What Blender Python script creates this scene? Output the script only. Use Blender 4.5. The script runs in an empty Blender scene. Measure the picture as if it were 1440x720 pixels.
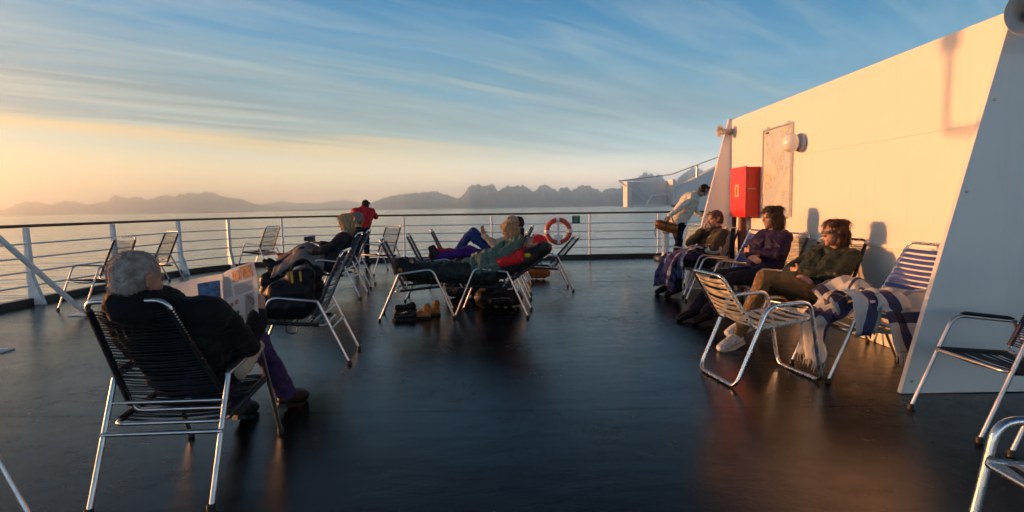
import bpy, bmesh, math, random
from mathutils import Vector, Matrix, Quaternion, noise
random.seed(7)
SC = bpy.context.scene
COL = SC.collection
R = math.radians

# ---------------------------------------------------------------- camera
CAM_H, PITCH, ROLL = 1.33, R(4.95), R(0.95)
cam = bpy.data.cameras.new('camera')
cam.sensor_width = 36.0
cam.lens = 20.0
cam.clip_start = 0.05
cam.clip_end = 200000
cam_o = bpy.data.objects.new('camera', cam)
COL.objects.link(cam_o)
_f = Vector((0, math.cos(PITCH), -math.sin(PITCH)))
_u0 = Vector((0, math.sin(PITCH), math.cos(PITCH)))
_r0 = Vector((1, 0, 0))
_r = _r0 * math.cos(ROLL) - _u0 * math.sin(ROLL)
_u = _u0 * math.cos(ROLL) + _r0 * math.sin(ROLL)
cam_o.matrix_world = Matrix(((_r.x, _u.x, -_f.x, 0), (_r.y, _u.y, -_f.y, 0), (_r.z, _u.z, -_f.z, CAM_H), (0, 0, 0, 1)))
SC.camera = cam_o

# ---------------------------------------------------------------- sky, sun, exposure
SUN_AZ_AHEAD, SUN_EL = R(14), R(5.0)      # the sun stands to the left, a little ahead
SUN_DIR = Vector((-math.cos(SUN_AZ_AHEAD) * math.cos(SUN_EL), math.sin(SUN_AZ_AHEAD) * math.cos(SUN_EL), math.sin(SUN_EL)))
sun = bpy.data.lights.new('sun', 'SUN')
sun.energy = 5.0
sun.angle = R(0.6)
sun.color = (1.0, 0.395, 0.12)
sun_o = bpy.data.objects.new('sun', sun)
COL.objects.link(sun_o)
sun_o.rotation_euler = (-SUN_DIR).to_track_quat('-Z', 'Y').to_euler()
sun_o.location = (-30, 10, 8)

world = bpy.data.worlds.new('World')
SC.world = world
world.use_nodes = True
wt = world.node_tree
wt.nodes.clear()
def wn(t, **k):
    n = wt.nodes.new(t)
    for a, b in k.items(): setattr(n, a, b)
    return n
def wl(a, b): wt.links.new(a, b)
def wmath(op, a, b=None, clamp=False):
    n = wn('ShaderNodeMath', operation=op, use_clamp=clamp)
    for i, v in enumerate((a, b)):
        if v is None: continue
        if isinstance(v, (int, float)): n.inputs[i].default_value = v
        else: wl(v, n.inputs[i])
    return n.outputs[0]
def wmix(fac, a, b, mode='MIX'):
    n = wn('ShaderNodeMix', data_type='RGBA', blend_type=mode)
    for i, v in ((0, fac), (6, a), (7, b)):
        if isinstance(v, (int, float)): n.inputs[i].default_value = v
        elif isinstance(v, tuple): n.inputs[i].default_value = v + (1,) if len(v) == 3 else v
        else: wl(v, n.inputs[i])
    return n.outputs[2]
def wramp(v, stops, interp='LINEAR'):
    n = wn('ShaderNodeValToRGB')
    n.color_ramp.interpolation = interp
    el = n.color_ramp.elements
    while len(el) < len(stops): el.new(0.5)
    for e, (p, c) in zip(el, stops):
        e.position = p
        e.color = (c, c, c, 1) if isinstance(c, (int, float)) else tuple(c) + (1,)
    wl(v, n.inputs[0])
    return n.outputs[0]
sky = wn('ShaderNodeTexSky', sky_type='NISHITA', sun_disc=False)
sky.sun_elevation = SUN_EL
sky.sun_rotation = math.atan2(SUN_DIR.x, SUN_DIR.y)
sky.altitude = 20
sky.air_density = 1.0
sky.dust_density = 1.0
sky.ozone_density = 1.2
tc = wn('ShaderNodeTexCoord')
sep = wn('ShaderNodeSeparateXYZ'); wl(tc.outputs['Generated'], sep.inputs[0])
dz = sep.outputs[2]
den = wmath('ADD', wmath('MAXIMUM', dz, 0.0), 0.075)
px, py = wmath('DIVIDE', sep.outputs[0], den), wmath('DIVIDE', sep.outputs[1], den)
# cloud streets run towards a point on the horizon ahead and to the right
A_ = R(50)
along = wmath('ADD', wmath('MULTIPLY', px, math.sin(A_)), wmath('MULTIPLY', py, math.cos(A_)))
across = wmath('SUBTRACT', wmath('MULTIPLY', px, math.cos(A_)), wmath('MULTIPLY', py, math.sin(A_)))
def cloud(sa, sc_, detail, rough, dist, seed):
    c = wn('ShaderNodeCombineXYZ')
    wl(wmath('MULTIPLY', along, sa), c.inputs[0]); wl(wmath('MULTIPLY', across, sc_), c.inputs[1])
    c.inputs[2].default_value = seed
    n = wn('ShaderNodeTexNoise')
    n.inputs['Scale'].default_value = 1.0
    n.inputs['Detail'].default_value = detail
    n.inputs['Roughness'].default_value = rough
    n.inputs['Distortion'].default_value = dist
    wl(c.outputs[0], n.inputs['Vector'])
    return n.outputs['Fac']
az_side = wmath('ADD', wmath('MULTIPLY', sep.outputs[0], -0.5), 0.5, True)     # 1 towards the sunset, 0 away
el_ = wmath('MAXIMUM', dz, 0.0)
def srgb(r, g, b):
    return tuple((c / 255 / 12.92) if c / 255 < 0.04045 else ((c / 255 + 0.055) / 1.055) ** 2.4 for c in (r, g, b))
dx = sep.outputs[0]
side = wmath('MULTIPLY', wmath('SUBTRACT', dx, 0.45), -0.87, True)          # 1 at the sunset, 0 to the right
side = wmath('MULTIPLY', side, wmath('MULTIPLY', wmath('ADD', sep.outputs[1], 0.9), 0.9, True))
warm = wramp(el_, [(0, srgb(250, 178, 116)), (.03, srgb(252, 196, 132)), (.06, srgb(253, 210, 150)), (.09, srgb(240, 222, 186)),
                   (.13, srgb(190, 207, 205)), (.2, srgb(112, 174, 206)), (.32, srgb(66, 144, 196)), (.46, srgb(18, 48, 86)), (1, srgb(6, 16, 34))])
cool = wramp(el_, [(0, srgb(220, 168, 160)), (.03, srgb(220, 178, 168)), (.06, srgb(206, 190, 182)), (.1, srgb(158, 187, 204)),
                   (.17, srgb(118, 172, 206)), (.31, srgb(62, 136, 188)), (.45, srgb(16, 44, 84)), (1, srgb(6, 15, 34))])
base = wmix(side, cool, warm)
# stratus bank with a lit lower edge
n_edge = cloud(.22, 1.1, 5, .55, .3, 3.1)
n_fine = cloud(.5, 3.4, 6, .6, .4, 9.4)
edge = wmath('ADD', wmath('MULTIPLY', dx, -0.052), 0.098)
rel = wmath('SUBTRACT', el_, edge)
rel = wmath('ADD', rel, wmath('MULTIPLY', wmath('SUBTRACT', n_edge, 0.5), 0.07))
rel = wmath('ADD', rel, wmath('MULTIPLY', wmath('SUBTRACT', n_fine, 0.5), 0.022))
bank = wramp(wmath('ADD', wmath('MULTIPLY', rel, 3.0), 0.5, True), [(.47, 0.0), (.54, 0.92), (.68, 0.88), (.84, 0.5), (.97, 0.0)], 'EASE')
bank = wmath('MULTIPLY', bank, wramp(n_fine, [(.36, 0.30), (.58, 1.0)]))
bank = wmath('MULTIPLY', bank, wmath('ADD', wmath('MULTIPLY', side, 0.75), 0.42, True))
glow = wramp(wmath('ADD', wmath('MULTIPLY', rel, 6.0), 0.5, True), [(.30, 0.0), (.43, 0.75), (.50, 1.0), (.59, 0.0)], 'EASE')
glow = wmath('MULTIPLY', glow, wmath('MULTIPLY', wmath('SUBTRACT', side, 0.28), 2.2, True))
col = wmix(bank, base, wmix(side, srgb(132, 156, 168), srgb(136, 146, 148)))
col = wmix(glow, col, srgb(255, 206, 142))
# high cirrus streaks
c1 = cloud(.8, 3.2, 9, .58, .55, 21.7)
c2 = cloud(.16, .55, 3, .5, .2, 5.3)
cir = wmath('MULTIPLY', wramp(c1, [(.44, 0.0), (.66, 1.0)]), wramp(c2, [(.36, 0.0), (.56, 1.0)]))
cir = wmath('MULTIPLY', cir, wramp(el_, [(.05, 0.2), (.12, 0.85), (.4, 0.6), (.7, 0.2)]))
col = wmix(wmath('MULTIPLY', cir, wmath('ADD', wmath('MULTIPLY', side, 0.55), 0.30, True)), col, wmix(side, srgb(206, 208, 212), srgb(226, 216, 204)))
c3 = cloud(.34, 2.1, 8, .64, .9, 40.2)
col = wmix(wmath('MULTIPLY', wmath('ADD', wmath('MULTIPLY', side, 0.6), 0.4, True), wmath('MULTIPLY', wramp(c3, [(.45, 0.0), (.60, 0.85)]), wramp(el_, [(.08, 0.0), (.14, 1.0), (.21, .6), (.31, .28), (.5, 0.0)]))), col, srgb(138, 160, 172))
lt = cloud(.42, 3.0, 7, .58, .5, 77.0)
lt = wmath('MULTIPLY', wramp(lt, [(.50, 0.0), (.64, 0.75)]), wramp(el_, [(.10, 0.0), (.15, 1.0), (.28, .8), (.4, 0.0)]))
col = wmix(wmath('MULTIPLY', lt, wmath('ADD', wmath('MULTIPLY', side, 0.5), 0.45, True)), col, wmix(side, srgb(196, 204, 210), srgb(214, 208, 196)))
# streaks in the glow near the horizon
hz = wramp(cloud(.1, 1.6, 5, .55, .2, 61.0), [(.45, 0.0), (.65, 0.5)])
col = wmix(wmath('MULTIPLY', hz, wramp(el_, [(.02, 0.0), (.05, 1.0), (.09, 0.6), (.12, 0.0)])), col, wmix(side, srgb(185, 184, 184), srgb(226, 200, 160)))
gain = wn('ShaderNodeVectorMath', operation='SCALE'); dusk = wmath('MULTIPLY', wmath('ADD', sep.outputs[1], 0.55), 1.15, True)      # unseen sky behind the camera is brightened to fill the shaded faces
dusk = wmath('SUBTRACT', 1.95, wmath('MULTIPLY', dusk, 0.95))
back_scaled = wn('ShaderNodeVectorMath', operation='SCALE'); wl(col, back_scaled.inputs[0]); wl(dusk, back_scaled.inputs['Scale'])
lowg = wramp(el_, [(0, 1.0), (.035, 0.72), (.09, 0.16), (.15, 0.0)])
lg = wn('ShaderNodeVectorMath', operation='SCALE'); wl(back_scaled.outputs[0], lg.inputs[0]); wl(wmath('ADD', wmath('MULTIPLY', lowg, wmath('SUBTRACT', 4.0, wmath('MULTIPLY', side, 3.45))), 1.0), lg.inputs['Scale'])
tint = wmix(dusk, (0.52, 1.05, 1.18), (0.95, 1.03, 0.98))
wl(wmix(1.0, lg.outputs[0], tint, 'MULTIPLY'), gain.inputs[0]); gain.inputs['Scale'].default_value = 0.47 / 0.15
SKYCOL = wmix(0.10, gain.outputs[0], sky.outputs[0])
bg = wn('ShaderNodeBackground')
out = wn('ShaderNodeOutputWorld')
wl(SKYCOL, bg.inputs['Color'])
bg.inputs['Strength'].default_value = 0.15
wl(bg.outputs[0], out.inputs['Surface'])

SC.render.engine = 'CYCLES'
SC.view_settings.view_transform = 'Standard'
SC.view_settings.look = 'None'
SC.view_settings.exposure = 1.08
SC.view_settings.gamma = 1.0
SC.cycles.use_denoising = True
SC.cycles.max_bounces = 8
SC.cycles.volume_bounces = 4
SC.cycles.caustics_reflective = False
SC.cycles.caustics_refractive = False
SC.cycles.sample_clamp_indirect = 6.0
HAZE_D = 1.05e-4

# ---------------------------------------------------------------- helpers
def tag(o, label=None, cat=None, group=None, kind=None):
    if label: o['label'] = label
    if cat: o['category'] = cat
    if group: o['group'] = group
    if kind: o['kind'] = kind
    return o
def link_mesh(name, me, parent=None, mat=None):
    o = bpy.data.objects.new(name, me)
    COL.objects.link(o)
    if parent is not None: o.parent = parent
    if mat is not None and len(me.materials) == 0:
        for m in (mat if isinstance(mat, (list, tuple)) else [mat]): me.materials.append(m)
    return o
def empty(name, loc=(0, 0, 0), rz=0.0):
    o = bpy.data.objects.new(name, None)
    o.empty_display_size = 0.1
    COL.objects.link(o)
    o.location = loc
    o.rotation_euler = (0, 0, rz)
    return o
def mesh_of(bm, name, smooth=True, bevel=0.0):
    if bevel > 0:
        ed = [e for e in bm.edges if len(e.link_faces) == 2 and e.calc_face_angle(0) > 0.6]
        bmesh.ops.bevel(bm, geom=ed, offset=bevel, segments=2, affect='EDGES', profile=0.6)
    bmesh.ops.recalc_face_normals(bm, faces=bm.faces[:])
    me = bpy.data.meshes.new(name)
    bm.to_mesh(me)
    bm.free()
    if smooth:
        for p in me.polygons: p.use_smooth = True
        try: me.set_sharp_from_angle(angle=R(38))
        except Exception: pass
    return me
def add_box(bm, c, s, rot=None):
    m = Matrix.Translation(Vector(c)) @ (rot.to_4x4() if rot else Matrix()) @ Matrix.Diagonal((s[0], s[1], s[2], 1))
    return bmesh.ops.create_cube(bm, size=1.0, matrix=m)['verts']
def frame(d):
    d = d.normalized()
    up = Vector((0, 0, 1)) if abs(d.z) < 0.9 else Vector((1, 0, 0))
    a = d.cross(up).normalized()
    return a, a.cross(d).normalized()
def add_tube(bm, pts, r, seg=10, closed=False, caps=True, flat=None):
    """A tube swept along pts with parallel transported frames; r is one radius or one per point."""
    pts = [Vector(p) for p in pts]
    n = len(pts)
    rs = r if isinstance(r, (list, tuple)) else [r] * n
    tang = []
    for i in range(n):
        if closed: t = pts[(i + 1) % n] - pts[i - 1]
        else: t = pts[min(i + 1, n - 1)] - pts[max(i - 1, 0)]
        tang.append(t.normalized())
    a, b = frame(tang[0])
    rings = []
    for i in range(n):
        if i:
            q = tang[i - 1].rotation_difference(tang[i])
            a = q @ a
            b = q @ b
        ring = []
        for k in range(seg):
            th = 2 * math.pi * k / seg
            fa, fb = (1, 1) if flat is None else flat
            ring.append(bm.verts.new(pts[i] + (a * math.cos(th) * fa + b * math.sin(th) * fb) * rs[i]))
        rings.append(ring)
    m = n if closed else n - 1
    for i in range(m):
        r0, r1 = rings[i], rings[(i + 1) % n]
        off = 0
        if closed and i == n - 1:
            off = min(range(seg), key=lambda s: (r0[0].co - r1[s].co).length)
        for k in range(seg):
            bm.faces.new((r0[k], r0[(k + 1) % seg], r1[(k + 1 + off) % seg], r1[(k + off) % seg]))
    if caps and not closed:
        bm.faces.new(list(reversed(rings[0])))
        bm.faces.new(rings[-1])
def fillet(pts, rad, n=5, closed=False):
    pts = [Vector(p) for p in pts]
    out_ = []
    N = len(pts)
    for i, p in enumerate(pts):
        if not closed and i in (0, N - 1):
            out_.append(p); continue
        a, b = pts[i - 1], pts[(i + 1) % N]
        da, db = (a - p), (b - p)
        k = min(rad, da.length * 0.45, db.length * 0.45)
        p0, p1 = p + da.normalized() * k, p + db.normalized() * k
        for j in range(n + 1):
            t = j / n
            out_.append(p0 * (1 - t) ** 2 + p * 2 * t * (1 - t) + p1 * t * t)
    return out_
def add_lathe(bm, prof, seg=24, mat=None):
    rings = []
    for (rr, z) in prof:
        if rr < 1e-5: rings.append([bm.verts.new((0, 0, z))])
        else: rings.append([bm.verts.new((rr * math.cos(2 * math.pi * k / seg), rr * math.sin(2 * math.pi * k / seg), z)) for k in range(seg)])
    for r0, r1 in zip(rings, rings[1:]):
        for k in range(seg):
            k2 = (k + 1) % seg
            vs = [r0[k % len(r0)], r0[k2 % len(r0)], r1[k2 % len(r1)], r1[k % len(r1)]]
            u = []
            for v in vs:
                if v not in u: u.append(v)
            if len(u) > 2: bm.faces.new(u)
    vv = [v for r_ in rings for v in r_]
    if mat is not None: bmesh.ops.transform(bm, matrix=mat, verts=vv)
    return vv
def add_prism(bm, poly, z0, z1):
    lo = [bm.verts.new((x, y, z0)) for x, y in poly]
    hi = [bm.verts.new((x, y, z1)) for x, y in poly]
    n = len(poly)
    bm.faces.new(list(reversed(lo))); bm.faces.new(hi)
    for i in range(n): bm.faces.new((lo[i], lo[(i + 1) % n], hi[(i + 1) % n], hi[i]))

# ---------------------------------------------------------------- materials
MATS = {}
def mat(name, col, rough=0.5, metal=0.0, var=0.0, vscale=6.0, bump=0.0, bscale=60.0, spec=0.5, sheen=0.0, stretch=(1, 1, 1), rvar=0.0, bdist=0.004, sub=0.0, coat=0.0, trans=0.0, col2=None):
    if name in MATS: return MATS[name]
    m = bpy.data.materials.new(name)
    m.use_nodes = True
    nt = m.node_tree
    p = nt.nodes['Principled BSDF']
    p.inputs['Base Color'].default_value = tuple(col) + (1,)
    p.inputs['Roughness'].default_value = rough
    p.inputs['Metallic'].default_value = metal
    p.inputs['Specular IOR Level'].default_value = spec
    p.inputs['Sheen Weight'].default_value = sheen
    p.inputs['Subsurface Weight'].default_value = sub
    p.inputs['Coat Weight'].default_value = coat
    p.inputs['Transmission Weight'].default_value = trans
    if sub: p.inputs['Subsurface Radius'].default_value = (0.012, 0.005, 0.003)
    t = nt.nodes.new('ShaderNodeTexCoord')
    mp = nt.nodes.new('ShaderNodeMapping')
    mp.inputs['Scale'].default_value = stretch
    nt.links.new(t.outputs['Object'], mp.inputs[0])
    def noise_(scale, detail=5):
        n = nt.nodes.new('ShaderNodeTexNoise')
        n.inputs['Scale'].default_value = scale
        n.inputs['Detail'].default_value = detail
        n.inputs['Roughness'].default_value = 0.6
        nt.links.new(mp.outputs[0], n.inputs['Vector'])
        return n.outputs['Fac']
    if var:
        rp = nt.nodes.new('ShaderNodeValToRGB')
        c2 = col2 if col2 else tuple(min(1, c * (1 + var)) for c in col)
        c1 = col if col2 else tuple(c * (1 - var) for c in col)
        rp.color_ramp.elements[0].position = 0.35; rp.color_ramp.elements[1].position = 0.65
        rp.color_ramp.elements[0].color = tuple(c1) + (1,)
        rp.color_ramp.elements[1].color = tuple(c2) + (1,)
        nt.links.new(noise_(vscale), rp.inputs[0])
        nt.links.new(rp.outputs[0], p.inputs['Base Color'])
    if rvar:
        mr = nt.nodes.new('ShaderNodeMapRange')
        mr.inputs[1].default_value = 0.3; mr.inputs[2].default_value = 0.7
        mr.inputs[3].default_value = max(0.02, rough - rvar); mr.inputs[4].default_value = rough + rvar
        nt.links.new(noise_(vscale * 1.7), mr.inputs[0])
        nt.links.new(mr.outputs[0], p.inputs['Roughness'])
    if bump:
        b = nt.nodes.new('ShaderNodeBump')
        b.inputs['Strength'].default_value = bump
        b.inputs['Distance'].default_value = bdist
        nt.links.new(noise_(bscale, 6), b.inputs['Height'])
        nt.links.new(b.outputs[0], p.inputs['Normal'])
    MATS[name] = m
    return m

def white_steel():
    m = mat('white_paint', (0.76, 0.745, 0.71), 0.40, bump=0.22, bscale=1.6, bdist=0.03, rvar=0.08)
    nt = m.node_tree; p = nt.nodes['Principled BSDF']; N, L = nt.nodes.new, nt.links.new
    t = N('ShaderNodeTexCoord'); mp = N('ShaderNodeMapping'); mp.inputs['Scale'].default_value = (9, 9, 0.7); L(t.outputs['Object'], mp.inputs[0])
    n = N('ShaderNodeTexNoise'); n.inputs['Scale'].default_value = 1.0; n.inputs['Detail'].default_value = 8; n.inputs['Roughness'].default_value = 0.65; L(mp.outputs[0], n.inputs['Vector'])
    r = N('ShaderNodeValToRGB'); e = r.color_ramp.elements
    e[0].position, e[0].color = 0.26, (0.73, 0.70, 0.66, 1)
    e[1].position, e[1].color = 0.46, (0.76, 0.745, 0.71, 1)
    L(n.outputs['Fac'], r.inputs[0])
    n2 = N('ShaderNodeTexNoise'); n2.inputs['Scale'].default_value = 3.1; n2.inputs['Detail'].default_value = 12; n2.inputs['Roughness'].default_value = 0.75; L(t.outputs['Object'], n2.inputs['Vector'])
    r2 = N('ShaderNodeValToRGB'); e = r2.color_ramp.elements
    e[0].position, e[0].color = 0.255, (0.40, 0.27, 0.17, 1)
    e[1].position, e[1].color = 0.30, (1, 1, 1, 1)
    L(n2.outputs['Fac'], r2.inputs[0])
    mx = N('ShaderNodeMix'); mx.data_type = 'RGBA'; mx.blend_type = 'MULTIPLY'; mx.inputs[0].default_value = 1
    L(r.outputs[0], mx.inputs[6]); L(r2.outputs[0], mx.inputs[7]); L(mx.outputs[2], p.inputs['Base Color'])
    return m
M_WHITE = white_steel()
M_RAILW = mat('rail_paint', (0.76, 0.77, 0.76), 0.35, var=0.12, vscale=14, bump=0.1, bscale=90)
M_TEAK = mat('varnished_wood', (0.16, 0.085, 0.04), 0.32, var=0.3, vscale=10, stretch=(1, 1, 6))
M_KERB = mat('black_kerb_paint', (0.012, 0.012, 0.013), 0.4, var=0.3, vscale=5)
M_ALU = mat('aluminium_tube', (0.72, 0.71, 0.70), 0.27, 1.0, var=0.08, vscale=12, rvar=0.04)
M_ALUD = mat('aluminium_aged', (0.58, 0.58, 0.58), 0.36, 1.0, var=0.12, vscale=12, rvar=0.05)
M_RUBBER = mat('black_rubber', (0.012, 0.012, 0.012), 0.6)
M_RED = mat('red_enamel', (0.55, 0.022, 0.012), 0.3, var=0.1, vscale=5, bump=0.06, bscale=25)
M_GREYH = mat('horn_grey', (0.42, 0.40, 0.37), 0.4, var=0.1, vscale=9)
M_STEEL = mat('galvanised_steel', (0.45, 0.45, 0.45), 0.45, 1.0, var=0.15, vscale=12)

# deck paint: almost black green, semi gloss, scuffed, slightly wavy plate
def deck_material():
    m = bpy.data.materials.new('deck_paint'); m.use_nodes = True
    nt = m.node_tree; p = nt.nodes['Principled BSDF']
    N, L = nt.nodes.new, nt.links.new
    t = N('ShaderNodeTexCoord')
    def nz(scale, detail, st=(1, 1, 1), rough=0.6):
        mp = N('ShaderNodeMapping'); mp.inputs['Scale'].default_value = st
        L(t.outputs['Object'], mp.inputs[0])
        n = N('ShaderNodeTexNoise'); n.inputs['Scale'].default_value = scale; n.inputs['Detail'].default_value = detail; n.inputs['Roughness'].default_value = rough
        L(mp.outputs[0], n.inputs['Vector']); return n.outputs['Fac']
    def mrange(v, a, b, c, d):
        r_ = N('ShaderNodeMapRange'); L(v, r_.inputs[0])
        for i, x in enumerate((a, b, c, d)): r_.inputs[i + 1].default_value = x
        return r_.outputs[0]
    rp = N('ShaderNodeValToRGB')
    e = rp.color_ramp.elements
    e[0].position, e[0].color = 0.35, (0.0022, 0.0028, 0.003, 1)
    e[1].position, e[1].color = 0.7, (0.0055, 0.0065, 0.0065, 1)
    L(nz(1.3, 8), rp.inputs[0]); L(rp.outputs[0], p.inputs['Base Color'])
    ro = N('ShaderNodeMath'); ro.operation = 'ADD'
    L(mrange(nz(0.55, 6, (1, 1.6, 1)), 0.32, 0.68, 0.11, 0.24), ro.inputs[0]); L(mrange(nz(9, 6), 0.3, 0.7, -0.01, 0.10), ro.inputs[1])
    L(ro.outputs[0], p.inputs['Roughness'])
    p.inputs['Specular IOR Level'].default_value = 0.30
    b1 = N('ShaderNodeBump'); b1.inputs['Strength'].default_value = 0.35; b1.inputs['Distance'].default_value = 0.02
    L(nz(1.1, 3, (1, 1.5, 1)), b1.inputs['Height'])
    b2 = N('ShaderNodeBump'); b2.inputs['Strength'].default_value = 0.30; b2.inputs['Distance'].default_value = 0.0035
    L(nz(38, 6), b2.inputs['Height']); L(b1.outputs[0], b2.inputs['Normal'])
    b3 = N('ShaderNodeBump'); b3.inputs['Strength'].default_value = 0.35; b3.inputs['Distance'].default_value = 0.0016
    L(nz(170, 4), b3.inputs['Height']); L(b2.outputs[0], b3.inputs['Normal'])
    L(b3.outputs[0], p.inputs['Normal'])
    return m
M_DECK = deck_material()

def sea_material():
    m = bpy.data.materials.new('sea_water'); m.use_nodes = True
    nt = m.node_tree; p = nt.nodes['Principled BSDF']
    N, L = nt.nodes.new, nt.links.new
    p.inputs['Base Color'].default_value = (0.085, 0.105, 0.11, 1)
    p.inputs['Roughness'].default_value = 0.10
    p.inputs['IOR'].default_value = 1.5
    t = N('ShaderNodeTexCoord')
    prev = None
    for sc, det, st, strn, dist in ((0.028, 4, (0.45, 1, 1), 1.0, 1.8), (0.13, 4, (0.4, 1, 1), 1.0, 0.7), (0.8, 3, (0.6, 1, 1), 1.0, 0.05)):
        mp = N('ShaderNodeMapping'); mp.inputs['Scale'].default_value = st; mp.inputs['Rotation'].default_value = (0, 0, R(6))
        L(t.outputs['Object'], mp.inputs[0])
        n = N('ShaderNodeTexNoise'); n.inputs['Scale'].default_value = sc; n.inputs['Detail'].default_value = det; n.inputs['Roughness'].default_value = 0.55
        L(mp.outputs[0], n.inputs['Vector'])
        b = N('ShaderNodeBump'); b.inputs['Strength'].default_value = strn; b.inputs['Distance'].default_value = dist
        L(n.outputs['Fac'], b.inputs['Height'])
        if prev: L(prev.outputs[0], b.inputs['Normal'])
        prev = b
    L(prev.outputs[0], p.inputs['Normal'])
    return m
M_SEA = sea_material()
M_ROCK = mat('mountain_rock', (0.10, 0.125, 0.17), 0.95, var=0.35, vscale=0.004, bump=0.0, spec=0.1)  # blue of the distant air is mixed into this base colour
M_ISLE = mat('island_rock', (0.05, 0.05, 0.05), 0.95, var=0.3, vscale=0.02, spec=0.1)

# ---------------------------------------------------------------- sea, mountains, air
SEA_Z = -13.0
bm = bmesh.new()
rings = [0.0, 60, 200, 600, 2000, 6000, 20000, 90000]
prev = [bm.verts.new((0, 0, SEA_Z))]
for rr in rings[1:]:
    ring = [bm.verts.new((rr * math.cos(2 * math.pi * k / 48), rr * math.sin(2 * math.pi * k / 48), SEA_Z)) for k in range(48)]
    for k in range(48):
        if len(prev) == 1: bm.faces.new((prev[0], ring[k], ring[(k + 1) % 48]))
        else: bm.faces.new((prev[k], ring[k], ring[(k + 1) % 48], prev[(k + 1) % 48]))
    prev = ring
tag(link_mesh('sea', mesh_of(bm, 'sea', False), None, M_SEA), kind='structure')

def terrain_range(name, prof, dist, depth, m, rug=0.22, seed=0.0, step=0.0009):
    """A mountain chain: ridge heights given against bearing (tan of the angle off +Y), with spurs, gullies and a back slope."""
    bm = bmesh.new()
    t0, t1 = prof[0][0], prof[-1][0]
    n = max(8, int((t1 - t0) / step))
    ts = [-1.0, -0.86, -0.7, -0.54, -0.4, -0.26, -0.13, 0.0, 0.3, 0.7, 1.0]
    cols = []
    for i in range(n + 1):
        t = t0 + (t1 - t0) * i / n
        h = prof[-1][1]
        for (a, ha), (b, hb) in zip(prof, prof[1:]):
            if a <= t <= b:
                h = ha + (hb - ha) * (t - a) / (b - a); break
        h *= dist
        jag = 1.06 + 0.09 * noise.noise((t * 170 + seed, 1.7, 0)) + 0.08 * noise.noise((t * 430 + seed, 5.2, 0)) + 0.05 * noise.noise((t * 900 + seed, 2.2, 0))
        c = []
        for s in ts:
            k = 1 - abs(s)
            z = h * jag * (k ** 1.25)
            if 0 < k < 1: z *= 1 + rug * (noise.noise((t * 70 + seed, s * 2.2, 3)) + 0.6 * noise.noise((t * 190 + seed, s * 4.1, 9)))
            z = min(z, h * jag * (0.97 if k < 1 else 1)) if k < 1 else z
            y = dist + s * depth * (0.8 + 0.35 * noise.noise((t * 30 + seed, 8, 0)))
            # spread along the line of sight so the outline keeps its bearing
            c.append(bm.verts.new((t * y, y, SEA_Z - 6 + (6 + z if k > 0 else 0) + 0 * y)))
        cols.append(c)
    for a, b in zip(cols, cols[1:]):
        for j in range(len(ts) - 1): bm.faces.new((a[j], b[j], b[j + 1], a[j + 1]))
    me = mesh_of(bm, name, True)
    return tag(link_mesh(name, me, None, m), kind='structure')
PROF_L= [(-0.9126, 0.00879), (-0.8878, 0.00928), (-0.8668, 0.01788), (-0.8484, 0.02295), (-0.8305, 0.02176), (-0.8018, 0.01681), (-0.7834, 0.02187), (-0.7632, 0.02154), (-0.7456, 0.01678), (-0.739, 0.01577), (-0.7185, 0.01901), (-0.7049, 0.02058), (-0.7, 0.0263), (-0.6906, 0.03151), (-0.6819, 0.02824), (-0.6687, 0.02445), (-0.655, 0.02779), (-0.6462, 0.02542), (-0.6352, 0.02166), (-0.6237, 0.02505), (-0.6122, 0.02932), (-0.5988, 0.0291), (-0.5923, 0.02587), (-0.5785, 0.0301), (-0.5604, 0.03204), (-0.5471, 0.03048), (-0.5334, 0.03382), (-0.5201, 0.03226), (-0.5069, 0.02758), (-0.4892, 0.02283), (-0.4758, 0.0226), (-0.4582, 0.01561), (-0.4449, 0.01181), (-0.4003, 0.0057)]
PROF_F= [(-0.4633, 0.00423), (-0.445, 0.01064), (-0.4224, 0.01296), (-0.3997, 0.01661), (-0.3775, 0.01177), (-0.355, 0.01274), (-0.3371, 0.0111), (-0.31, 0.01513), (-0.2897, 0.01613), (-0.2741, 0.01319), (-0.2563, 0.00753), (-0.2206, 0.00246)]
PROF_M= [(-0.2599, 0.00523), (-0.2428, 0.0117), (-0.2256, 0.01768), (-0.2061, 0.02313), (-0.1818, 0.02562), (-0.1528, 0.02658), (-0.1334, 0.02914), (-0.119, 0.02506), (-0.107, 0.02054), (-0.0854, 0.01296), (-0.0566, 0.0038)]
PROF_R= [(-0.1147, 0.00484), (-0.0999, 0.01328), (-0.0901, 0.01793), (-0.0813, 0.0226), (-0.0753, 0.03211), (-0.0679, 0.03918), (-0.0582, 0.04046), (-0.0438, 0.03543), (-0.0317, 0.03858), (-0.0232, 0.02644), (-0.0125, 0.03203), (-0.0076, 0.03675), (0.0068, 0.03315), (0.0214, 0.03627), (0.0333, 0.02791), (0.0406, 0.02443), (0.0503, 0.03388), (0.0624, 0.03703), (0.0744, 0.02964), (0.0817, 0.02568), (0.089, 0.03084), (0.0986, 0.03212), (0.1058, 0.0248), (0.118, 0.03276), (0.1325, 0.03444), (0.1469, 0.0294), (0.159, 0.02296), (0.1663, 0.02765), (0.1759, 0.02989), (0.1856, 0.02637), (0.2001, 0.03333), (0.2097, 0.03701), (0.2194, 0.04404), (0.2314, 0.05197), (0.2411, 0.05277), (0.2483, 0.04691), (0.2604, 0.05054), (0.2701, 0.04081), (0.2822, 0.03581), (0.2918, 0.04284), (0.3038, 0.05365), (0.3157, 0.06015), (0.3254, 0.06094), (0.3351, 0.05409), (0.3787, 0.03902), (0.4757, 0.02303), (0.5248, 0.00062)]
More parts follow.
